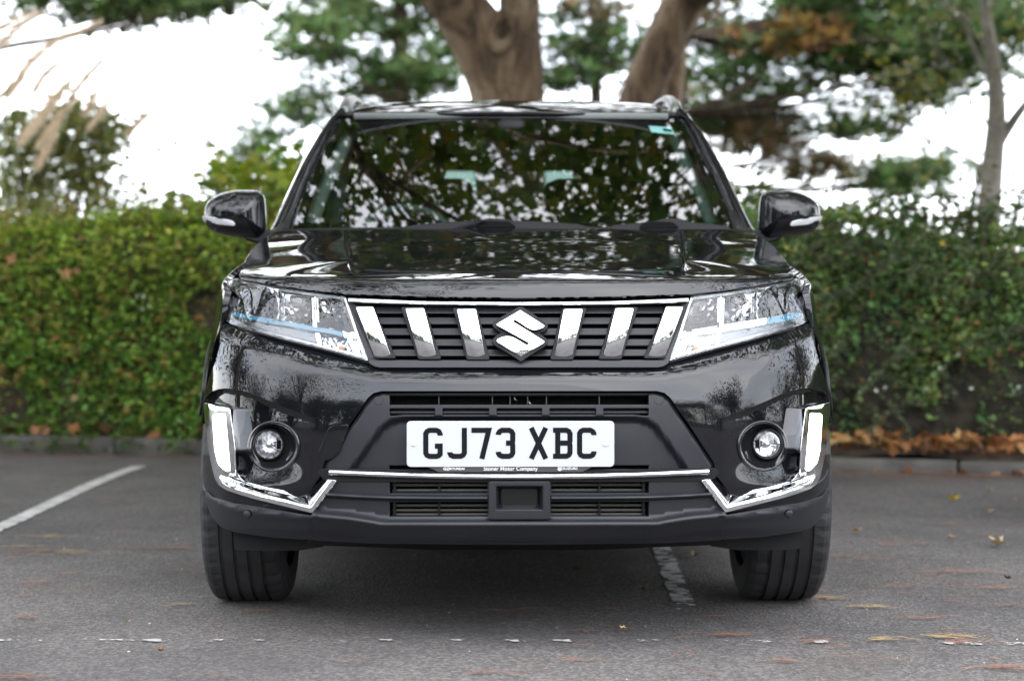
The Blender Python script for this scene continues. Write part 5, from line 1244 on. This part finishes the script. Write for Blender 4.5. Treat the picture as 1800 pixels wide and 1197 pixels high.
v, f = join([lumpy(local(t4, [W(1692, 700, d4), W(1700, 450, d4), W(1712, 350, d4), W(1722, 300, d4)]), [.035, .03, .022, .012], 16, 8, .05, 2)]); mk('trunk', v, f, BARKD, t4)
P = np.array([W(random.gauss(1715, 12), random.uniform(270, 330), d4) for _ in range(40)]); leaves('crown', P - np.array(t4.location), .05, pick(40, [(.12, .12, .04)]), t4)
# bushy olive trees at the left, sparse, behind the hedge
def bush(name, label, d, px0, blobs, leaf, pal, w=None, cat='shrub', dens=1.0, bm=BARKD, T=LT, TF=LF, stems=True):
    rt = empty(name, (W(px0, 518, d).x, d - DC, 0), 0, label=label, cat=cat); segs = []; PP = []
    for cx, cy, rx, ry, n in blobs:
        nc = max(4, int(rx * ry / 160)); cc = np.array([list(W(random.gauss(cx, rx * .5), random.gauss(cy, ry * .5), d + random.gauss(0, .35))) for _ in range(nc)])
        PP.append(cc[RNG.integers(0, nc, int(n * dens))] + RNG.normal(0, .085, (int(n * dens), 3)))
        if stems:
            for c in cc[::3]:
                a = np.array([rt.location.x + random.gauss(0, .15), rt.location.y, 0.1]); mid = (a + c) / 2 + RNG.normal(0, .1, 3); segs.append(tube(local(rt, spline([a, mid, c], 7)), list(np.linspace(.022, .004, 7)), 5, cap=False))
    if segs: v, f = join(segs); mk('stems', v, f, bm, rt)
    P = np.concatenate(PP); leaves('crown', P - np.array(rt.location), leaf, pick(len(P), pal, w), rt, T, TF)
    return rt
ol = [(.17, .18, .06), (.12, .145, .05), (.24, .21, .07), (.09, .10, .04)]
bush('small_tree', 'airy olive-green small tree behind the pampas plumes at the left', 16, 90, [(120, 225, 80, 40, 2300), (190, 240, 50, 22, 900), (60, 260, 70, 40, 1700), (130, 300, 80, 40, 1500), (40, 330, 60, 50, 1500), (160, 345, 80, 30, 900), (20, 210, 40, 30, 500), (230, 390, 60, 24, 500), (270, 258, 26, 12, 60), (80, 385, 110, 22, 1500), (320, 300, 30, 14, 40)], .07, ol, cat='tree', dens=.5)
cl = [(.14, .22, .03), (.22, .27, .03), (.09, .15, .03), (.30, .30, .04)]
bush('climbing_shrub', 'tall bright green large-leaved shrub rising behind the left door mirror', 12.1, 440, [(490, 350, 40, 40, 800), (440, 330, 40, 26, 420), (385, 300, 14, 26, 110), (410, 390, 60, 30, 900), (500, 300, 20, 14, 110), (379, 262, 10, 6, 14), (330, 395, 40, 12, 180), (480, 420, 70, 30, 1200), (270, 400, 40, 10, 90), (430, 450, 60, 60, 1300)], .08, cl, T=PLT, TF=PLF, dens=.6)
bush('shrub', 'reddish green shoots poking above the hedge left of the door mirror', 11.9, 280, [(240, 388, 22, 10, 50), (290, 385, 26, 12, 70), (345, 380, 20, 16, 60)], .06, [(.17, .09, .04), (.09, .12, .03), (.2, .11, .05)])
bush('shrub', 'glossy green shoots standing above the right hedge below the grey tree', 10.9, 1620, [(1530, 385, 40, 8, 150), (1590, 372, 20, 12, 90), (1640, 372, 22, 14, 130), (1690, 375, 24, 10, 90), (1770, 380, 30, 16, 160), (1600, 395, 120, 8, 500), (1460, 392, 60, 8, 250)], .045, [(.035, .075, .025), (.05, .09, .03), (.08, .09, .03)])
bush('shrub', 'low dark shrub peeping out right behind the windscreen pillar', 12.4, 1320, [(1320, 345, 12, 18, 120), (1330, 380, 25, 20, 300), (1375, 395, 30, 16, 250)], .06, [(.05, .075, .02), (.09, .11, .03)])

# pampas grass plumes bending right
pam = empty('pampas_grass', (W(40, 518, 13.2).x, 13.2 - DC, 0), 0, label='pampas grass with pale feathery plumes bending to the right above the hedge', cat='grass plant')
REED = mat('reed_stem', (.22, .24, .10), .7)
PL = leafmat('plume', .6, .9, 1.0, (1.0, .97, .95))
plumes = [((-25, 110), (20, 55), (72, 22), 13), ((15, 165), (60, 95), (175, 38), 15), ((10, 175), (45, 120), (108, 62), 9), ((55, 165), (85, 122), (155, 88), 13), ((30, 250), (85, 180), (125, 140), 15), ((120, 180), (145, 140), (182, 102), 11), ((145, 205), (165, 165), (203, 105), 9), ((150, 230), (195, 170), (260, 122), 13),
          ((28, 255), (70, 210), (105, 165), 12), ((60, 262), (95, 215), (130, 170), 11), ((220, 240), (240, 215), (272, 190), 6), ((60, 300), (75, 270), (95, 235), 8), ((-10, 175), (15, 155), (40, 135), 9), ((-30, 90), (5, 45), (60, 20), 9)]
for a, b, c, wd in plumes:
    dd = 13.2 + random.uniform(-.4, .4); sp = spline([list(W(*a, dd)), list(W(*b, dd)), list(W(*c, dd))], 26); V = []; Fc = []; C = []
    ax = sp[-1] - sp[0]; ax /= np.linalg.norm(ax)
    for i in range(650):
        t = random.random() ** .9; k = t * 25; j = int(min(k, 24)); p = sp[j] + (sp[j + 1] - sp[j]) * (k - j) if j < 25 else sp[-1]
        wr_ = .5 * wd * dd / F * math.sin(math.pi * min(1, .10 + t * .86)) ** 1.1
        dr = ax * .75 + RNG.normal(0, .42, 3) + np.array([.15, 0, -.45]); dr /= np.linalg.norm(dr); s = np.cross(dr, RNG.normal(size=3)); s /= np.linalg.norm(s)
        l = .035 + wr_ * 1.6; st = p + RNG.normal(0, 1, 3) * wr_ * .36; n0 = len(V); V += [st - s * .0024, st + s * .0024, st + dr * l]; Fc.append((n0, n0 + 1, n0 + 2)); cc_ = np.array([.92, .80, .64]) * random.uniform(.7, 1.15); C += [cc_] * 3
    npmesh('plume', np.array(V) - np.array(pam.location), Fc, PL, pam, tint=np.array(C))
    base = np.array([W(20 + random.uniform(-60, 80), 518, dd).x, dd - DC, .1]); v, f = tube(local(pam, spline([base, (base + sp[0]) / 2 + np.array([-.08, 0, .12]), sp[0], sp[8]], 16)), list(np.linspace(.006, .003, 16)), 5, cap=False); mk('stem', v, f, REED, pam)
V = []; Fc = []; C = []
for i in range(150):
    base = np.array([W(random.gauss(40, 90), 518, 13.2).x, 13.2 - DC + random.gauss(0, .3), .1]); h_ = random.uniform(.9, 2.1); lean = random.gauss(.12, .35); pts = [base + np.array([lean * t ** 2, 0, h_ * (t - .22 * t ** 3)]) for t in np.linspace(0, 1, 7)]; cc_ = np.array(random.choice([(.12, .15, .05), (.17, .18, .08), (.22, .2, .1)]))
    for k in range(7): w_ = .007 * (1 - k / 7.2); V += [pts[k] - [w_, 0, 0], pts[k] + [w_, 0, 0]]; C += [cc_, cc_]
    n0 = len(V) - 14
    for k in range(6): Fc.append((n0 + 2 * k, n0 + 2 * k + 1, n0 + 2 * k + 3, n0 + 2 * k + 2))
npmesh('blades', np.array(V) - np.array(pam.location), Fc, PL, pam, tint=np.array(C), kind='stuff')

# ------------------------------------------------------------------ TREES ON THE CAMERA'S SIDE (seen only in the reflections)
def round_tree(name, label, x, y, h, r, seed, pal, group, leaf=.28, n=5200):
    rt = empty(name, (x, y, 0), 0, label=label, cat='tree', group=group); r_ = np.random.default_rng(seed)
    segs = [tube([(0, 0, 0), (.1, 0, h * .3), (0, .1, h * .6)], [.22, .17, .10], 8, cap=False)]; cc = r_.normal(0, .45, (34, 3)) * [r, r, h * .30] + [0, 0, h * .56]; cc[:, 2] = np.maximum(cc[:, 2], h * .10)
    for c in cc[::2]: segs.append(tube(spline([(0, 0, h * .3), c * [.5, .5, .8], c], 5), [.09, .06, .045, .03, .02], 4, cap=False))
    v, f = join(segs); mk('trunk', v, f, BARKD, rt)
    P = cc[r_.integers(0, len(cc), n)] + r_.normal(0, .62, (n, 3)) * (r / 3.2); leaves('crown', P, leaf, pick(n, pal), rt); return rt
gpal = [(.035, .06, .018), (.05, .08, .02), (.025, .045, .015)]
G1 = 'trees on the far side of the car park'
base_t = round_tree('broadleaf_tree', 'broad green tree standing across the car park behind the photographer', -16, -34, 8.5, 4.2, 5, gpal, G1)
LB = ['distant broad tree at the far left end of the row behind the photographer', 'distant tree left of centre in the row behind the photographer', 'small distant tree nearly straight behind the photographer', 'distant tree just right of centre behind the photographer', 'distant tree in the right half of the row behind the photographer', 'rounded tree towards the right end of the row behind the photographer', 'large tree at the far right end of the row behind the photographer', 'largest tree of the row standing outermost on the left', 'nearer tree left of the photographer in front of the row', 'nearer tree almost behind the photographer, slightly left', 'near tree far out to the left of the photographer', 'small nearer tree right behind the photographer to the right']
for qi, (x, y, s, a) in enumerate(((-27, -36, 1.05, 1), (-9, -44, .8, 2), (2, -46, .62, 3), (9, -42, .80, 4), (15.5, -33, .85, 5), (23, -36, 1.0, 6), (31, -30, 1.1, 1.5), (-36, -28, 1.2, 2.5), (-15, -19, .8, 3), (-6.5, -27, .75, 4), (-21, -13, .9, 5), (9.5, -26, .62, 2))):
    o = base_t.copy(); o['label'] = LB[qi]; COL.objects.link(o); o.location = (x, y, 0); o.scale = (s, s, s); o.rotation_euler = (0, 0, a)
    for ch in list(base_t.children): c = ch.copy(); COL.objects.link(c); c.parent = o
round_tree('broadleaf_tree', 'tall dense tree near the photographer on the left of the car park', -9.5, -9.0, 7.5, 3.6, 9, gpal, None, .10, 13000)
round_tree('broadleaf_tree', 'young tree near the photographer on the right of the car park', 12.0, -12, 7, 2.6, 12, gpal, None, .2, 5200)
G2 = 'bushes behind the photographer'
tb = empty('bush', (-6.5, -15, 0), 0, label='dense bush left of the photographer, nearest of the bushes', cat='bush', group=G2)
r_ = np.random.default_rng(31); cc = r_.normal(0, 1, (60, 3)) * [1.5, 1.3, .8] + [0, 0, 1.6]; cc[:, 2] = np.clip(cc[:, 2], .2, 4.2)
v, f = join([tube(spline([(0, 0, 0), c_ * [.4, .4, .6], c_], 5), [.05, .04, .03, .02, .01], 4, cap=False) for c_ in cc[::3]]); mk('stems', v, f, BARKD, tb)
P = cc[r_.integers(0, len(cc), 11000)] + r_.normal(0, .36, (11000, 3)); leaves('crown', P, .10, pick(11000, gpal), tb)
for qi, (x, y, s, z, lb_) in enumerate(((-10.5, -13, 1.2, 1.3, 'tall bush second from the photographer on the left'), (-15, -10, 1.4, 1.7, 'largest bush far out on the left of the photographer'), (-3.6, -19, 1.0, .8, 'bush just left behind the photographer'), (-13, -20, 1.6, 1.2, 'wide bush in the back left corner of the car park'), (0.5, -27, 1.3, .55, 'low bush straight behind the photographer'), (6, -26, 1.3, .5, 'low bush behind the photographer to the right'),
        (11.5, -24, 1.3, .6, 'low bush further right behind the photographer'), (17, -22, 1.5, .8, 'tall bush in the back right corner of the car park'), (22, -17, 1.6, .9, 'bush far out on the right of the photographer'), (-22, -18, 1.8, 1.5, 'wide bush beyond the left bushes'), (-7.5, -26, 1.5, 1.1, 'bush in the middle of the back left'), (15, -9, 1.1, .8, 'bush right of the photographer beside the young tree'), (-19, -2, 1.5, 1.8, 'tall bush level with the car far left'), (18, 0, 1.5, 1.6, 'tall bush level with the car far right'))):
    o = tb.copy(); o['label'] = lb_; COL.objects.link(o); o.location = (x, y, 0); o.scale = (s, s, z); o.rotation_euler = (0, 0, qi * 1.3)
    for ch in list(tb.children): c_ = ch.copy(); COL.objects.link(c_); c_.parent = o
for x, y, s, a_, lb_ in ((-15, 3.5, .9, 2, 'tree left of the car park level with the car'), (-14, 17, 1.2, 4, 'tall tree further beyond the hedge on the left'), (15.5, 4, .9, 5, 'tree right of the car park level with the car'), (14.5, 17, 1.2, 6, 'tall tree further beyond the hedge on the right')):
    o = base_t.copy(); o['label'] = lb_; o['group'] = 'trees around the car park outside the picture'; COL.objects.link(o); o.location = (x, y, 0); o.scale = (s, s, s); o.rotation_euler = (0, 0, a_)
    for ch in list(base_t.children): c_ = ch.copy(); COL.objects.link(c_); c_.parent = o
# overhead limb of a plane tree rooted left of the frame, canopy over the bonnet
t5 = empty('plane_tree', (-7.6, 1.4, 0), 0, label='plane tree left of the car park whose boughs hang over the bonnet', cat='tree')
v, f = lumpy([(0, 0, 0), (.1, 0, 1.6), (.3, .1, 3.2), (.9, .2, 4.6)], [.32, .27, .24, .2], 20, 16, .08, 4); mk('trunk', v, f, BARKP, t5)
canopy(t5, [((-6.7, 1.6, 4.6), (.9, .1, .28), 6.5, .17), ((-6.9, 1.5, 4.2), (.8, .5, .4), 5.5, .14), ((-6.7, 1.6, 4.6), (.8, -.35, .45), 5.5, .14), ((-6.7, 1.6, 4.6), (-.2, .2, 1), 4, .12), ((-6.9, 1.5, 4.0), (.25, .95, .2), 6, .12), ((-6.9, 1.5, 3.6), (-.3, .9, .15), 6, .10)], 14000, .105, pal_plane, wp_, keep=above_frame, cl=.28)
t6 = empty('plane_tree', (8.2, 2.6, 0), 0, label='plane tree right of the car park whose boughs hang over the roof', cat='tree')
v, f = lumpy([(0, 0, 0), (-.1, 0, 1.6), (-.2, .1, 3.2), (-.9, .2, 4.9)], [.30, .25, .22, .18], 20, 16, .08, 4); mk('trunk', v, f, BARKP, t6)
canopy(t6, [((7.3, 2.8, 4.9), (-.9, .1, .3), 6.0, .16), ((7.3, 2.8, 4.9), (-.7, .6, .4), 5.5, .13), ((7.3, 2.8, 4.9), (.2, .2, 1), 4, .1), ((7.3, 2.8, 4.2), (-.2, .95, .2), 6, .1), ((7.3, 2.8, 4.0), (.4, .8, .15), 6, .1)], 12500, .105, pal_plane, wp_, keep=above_frame, cl=.28)

for sx, lb_ in ((-1, 'plane tree beyond the hedge just outside the left edge, boughs reaching over the hedge'), (1, 'plane tree beyond the hedge just outside the right edge, boughs reaching over the hedge')):
    t7 = empty('plane_tree', (sx * 6.6, 8.3, 0), 0, label=lb_, cat='tree')
    v, f = lumpy([(0, 0, 0), (-.1 * sx, 0, 1.6), (-.2 * sx, -.1, 3.0), (-.4 * sx, -.2, 4.2)], [.26, .22, .19, .15], 16, 12, .08, 4); mk('trunk', v, f, BARKP, t7)
    X = sx * 6.3
    canopy(t7, [((X, 8.1, 3.6), (-.9 * sx, -.1, .12), 5.5, .11), ((X, 8.1, 4.0), (-.8 * sx, -.5, .25), 5.5, .11), ((X, 8.1, 4.2), (-.6 * sx, .3, .6), 5, .1), ((X, 8.1, 3.4), (-.5 * sx, -.9, .12), 5, .1), ((X, 8.1, 4.2), (.3 * sx, 0, .8), 4, .1), ((X, 8.1, 4.2), (-.9 * sx, -.2, .55), 6, .1)], 12500, .105, pal_plane, wp_, keep=above_frame, cl=.30)
# ------------------------------------------------------------------ LITTER
def litter_leaf(px, py, label, col, size, rot=None, d=None, z=None, group=None, curl=.25, T=PLT, face=False):
    if d is None: d = HC * F / (py - HOR); z = .012
    p = W(px, py, d); 
    if z is not None: p.z = z
    V = []; K = 3
    for q in T * size:
        V.append((q[0], q[1], abs(q[0]) * curl + q[1] * q[1] / size * curl * .8 + random.uniform(-.05, .05) * size))
    Vv = np.array(V); o = npmesh('fallen_leaf', Vv, PLF if T is PLT else LF, LEAFD, None, tint=np.tile(np.array(col) , (len(Vv), 1)), label=label, cat='leaf')
    o.location = p; o.rotation_euler = (R(75) if face else random.uniform(-.2, .2), random.uniform(-.25, .25), rot if rot is not None else random.uniform(0, 6)); return o
lt = [(1675, 884, 'bright yellow fallen leaf on the asphalt right of the car', (.62, .44, .02), .085), (1737, 905, 'small tan leaf on the asphalt just right of the yellow leaf', (.34, .24, .14), .06), (1752, 962, 'curled pale brown leaf near the right edge of the asphalt', (.45, .34, .25), .085),
      (1508, 940, 'small orange-brown leaf on the asphalt beside the right tyre', (.42, .26, .13), .05), (1222, 983, 'yellow-brown leaf lying by the worn line under the right bumper', (.32, .21, .08), .05), (1740, 867, 'faint tan leaf on the far asphalt beyond the yellow leaf', (.30, .22, .14), .05),
      (1130, 1044, 'grey-green curled leaf in the shade left of the worn line', (.16, .16, .10), .06), (1671, 951, 'tiny rust leaf halfway between the right tyre and the right edge', (.35, .20, .12), .035), (1772, 1024, 'small dark brown leaf at the right edge of the asphalt', (.09, .05, .03), .035),
      (1645, 826, 'yellow leaf at the foot of the kerb on the right', (.5, .38, .04), .05), (224, 1101, 'small straw-coloured scrap on the asphalt at lower left', (.45, .30, .12), .025), (283, 1152, 'reddish curled scrap on the asphalt at bottom left', (.30, .10, .04), .025),
      (1014, 1008, 'thin brown leaf in the shadow beneath the car', (.2, .12, .06), .05), (196, 998, 'pale tan scrap on the asphalt left of the tyre', (.42, .30, .16), .03), (1095, 1112, 'pale yellow scrap on the asphalt in front of the car', (.5, .4, .2), .022)]
for px, py, lb_, c, s in lt: litter_leaf(px, py, lb_, tuple(q * .8 for q in c), s * .8, curl=.7)
for px, py, lb_, c, s, d in ((117, 483, 'large orange-brown leaf caught on the face of the left hedge', (.42, .20, .09), .10, 11.12), (24, 456, 'orange leaf caught near the top of the left hedge at the edge', (.35, .16, .07), .10, 11.25), (188, 447, 'brown leaf resting near the top of the left hedge', (.33, .17, .09), .07, 11.25),
                           (136, 477, 'smaller brown leaf right beside the large orange-brown one', (.30, .14, .07), .06, 11.12), (223, 720, 'orange leaf low on the left hedge', (.34, .15, .06), .05, 11.0), (133, 700, 'tan curled leaf low in the middle of the left hedge', (.36, .24, .14), .06, 11.0),
                           (1655, 428, 'yellow leaf near the top of the right hedge', (.5, .36, .04), .05, 10.2), (60, 556 + 200, 'brown leaf at the foot of the left hedge', (.35, .17, .08), .08, 11.0)):
    litter_leaf(px, py, lb_, tuple(q * .7 for q in c), s * .75, d=d, curl=.8, face=True, rot=random.uniform(-.4, .4))
# brown plane leaves heaped along the foot of the right hedge
P = []; n = 1700
for i in range(n):
    x = random.uniform(.6, 8.5); o = random.uniform(.10, .62) if random.random() < .94 else random.uniform(-.10, .1); z = .10 + random.uniform(0, .07) * (o > .1) if o > .08 else .02
    P.append(at_kerb(x, o, z))
leaves('leaf_heap', P, .066, pick(n, [(.30, .12, .04), (.36, .17, .06), (.22, .09, .035), (.40, .24, .10), (.13, .06, .03)]), None, PLT, PLF, up=.35, m=LEAFD, label='drift of orange-brown fallen leaves along the right kerb under the hedge', cat='leaves', kind='stuff')
P = [at_kerb(random.uniform(-8.5, .4), random.uniform(.05, .3), .10 + random.uniform(0, .05)) for _ in range(260)]
leaves('leaf_heap', P, .085, pick(260, [(.28, .12, .05), (.34, .18, .07), (.13, .06, .03)]), None, PLT, PLF, up=.35, m=LEAFD, label='scattered brown leaves along the left kerb under the hedge', cat='leaves', kind='stuff')
# pine needles: thin bundles
ND = leafmat('dry_needles', .05, .7)
V = []; Fc = []; C = []
def needles(x, y, n, sp, ang, col, ln=.06, zz=.006):
    for i in range(n):
        a = ang + random.gauss(0, .28); p = np.array([x + random.gauss(0, sp), y + random.gauss(0, sp * .35), zz + random.uniform(0, .004)]); l = ln * random.uniform(.6, 1.3); dv = np.array([math.cos(a), math.sin(a), random.uniform(-.02, .05)]) * l / 2; s = np.array([-math.sin(a), math.cos(a), 0]) * .0011
        n0 = len(V); V.extend([p - dv - s, p - dv + s, p + dv + s, p + dv - s]); Fc.append((n0, n0 + 1, n0 + 2, n0 + 3)); C.extend([np.array(col) * random.uniform(.7, 1.3)] * 4)
rust = (.27, .10, .05); straw = (.42, .28, .10)
for px, py, n, sp, c in ((70, 945, 18, .05, straw), (30, 963, 14, .06, straw), (110, 973, 26, .12, straw), (60, 970, 20, .08, rust), (300, 965, 26, .05, rust), (310, 927, 8, .03, (.16, .09, .06)), (55, 1025, 12, .04, rust), (325, 1005, 8, .03, rust), (325, 1065, 7, .015, straw), (452, 1076, 7, .016, rust), (45, 1088, 10, .02, rust), (120, 1010, 8, .03, rust), (30, 1193, 14, .03, rust), (205, 885, 14, .05, rust), (230, 965, 10, .04, rust), (205, 938, 8, .04, rust), (100, 865, 12, .05, rust),
                         (1270, 1118, 16, .03, rust), (1080, 1073, 9, .02, rust), (1265, 1087, 6, .012, rust), (1530, 1069, 22, .05, straw), (1455, 1054, 14, .03, straw), (1700, 1008, 24, .07, rust), (1745, 1035, 18, .05, rust), (1650, 1008, 12, .05, rust), (1590, 1033, 12, .05, rust), (1670, 1122, 24, .04, straw), (1700, 1132, 14, .05, rust), (1560, 1127, 10, .02, straw), (1440, 1130, 8, .016, rust), (1660, 923, 14, .05, rust), (1580, 958, 14, .05, rust), (1480, 980, 16, .05, rust), (1760, 1175, 16, .03, rust), (1380, 1165, 8, .03, rust), (880, 1076, 5, .015, straw), (930, 1073, 6, .02, rust), (1010, 1163, 7, .02, rust), (1620, 1088, 12, .04, rust), (1430, 1052, 8, .02, rust), (1780, 1066, 10, .03, rust), (1760, 838, 30, .15, rust), (1600, 838, 30, .2, rust), (1530, 985, 8, .06, rust), (1790, 1180, 8, .02, rust), (1790, 880, 8, .06, rust), (840, 1185, 5, .015, rust)):
    d = HC * F / (py - HOR); p = W(px, py, d); needles(p.x, p.y, n, sp, random.gauss(.1, .25), c)
for i in range(1800):
    x = random.uniform(-9, 9); y = ky(x) - abs(random.gauss(0, .2)) - .01; needles(x, y, 4, .06, random.gauss(KS, .5), rust)
for i in range(700):
    needles(random.uniform(-5, 5), random.uniform(-2.5, 5), 2, .03, random.gauss(0, .6), rust)
npmesh('pine_needles', V, Fc, ND, tint=np.array(C), label='rust and straw coloured pine needles scattered over the asphalt', cat='pine needles', kind='stuff')
V = []; Fc = []; C = []
for i in range(600):
    x = random.uniform(-3.5, 4); y = random.uniform(-1.6, 4.5); s = random.uniform(.0015, .005); a = random.uniform(0, 6); n0 = len(V)
    for k in range(4): V.append((x + s * math.cos(a + k * 1.57) * random.uniform(.6, 1.2), y + s * math.sin(a + k * 1.57) * random.uniform(.6, 1.2), .0045))
    V.append((x, y, .0045 + s * .6))
    for k in range(4): Fc.append((n0 + k, n0 + (k + 1) % 4, n0 + 4)); 
    C += [np.array(random.choice([(.35, .33, .30), (.22, .14, .09), (.10, .09, .08), (.5, .48, .45)]))] * 5
npmesh('grit', V, Fc, LEAFD, tint=np.array(C), label='fine grit and bud scraps scattered over the asphalt', cat='grit', kind='stuff')
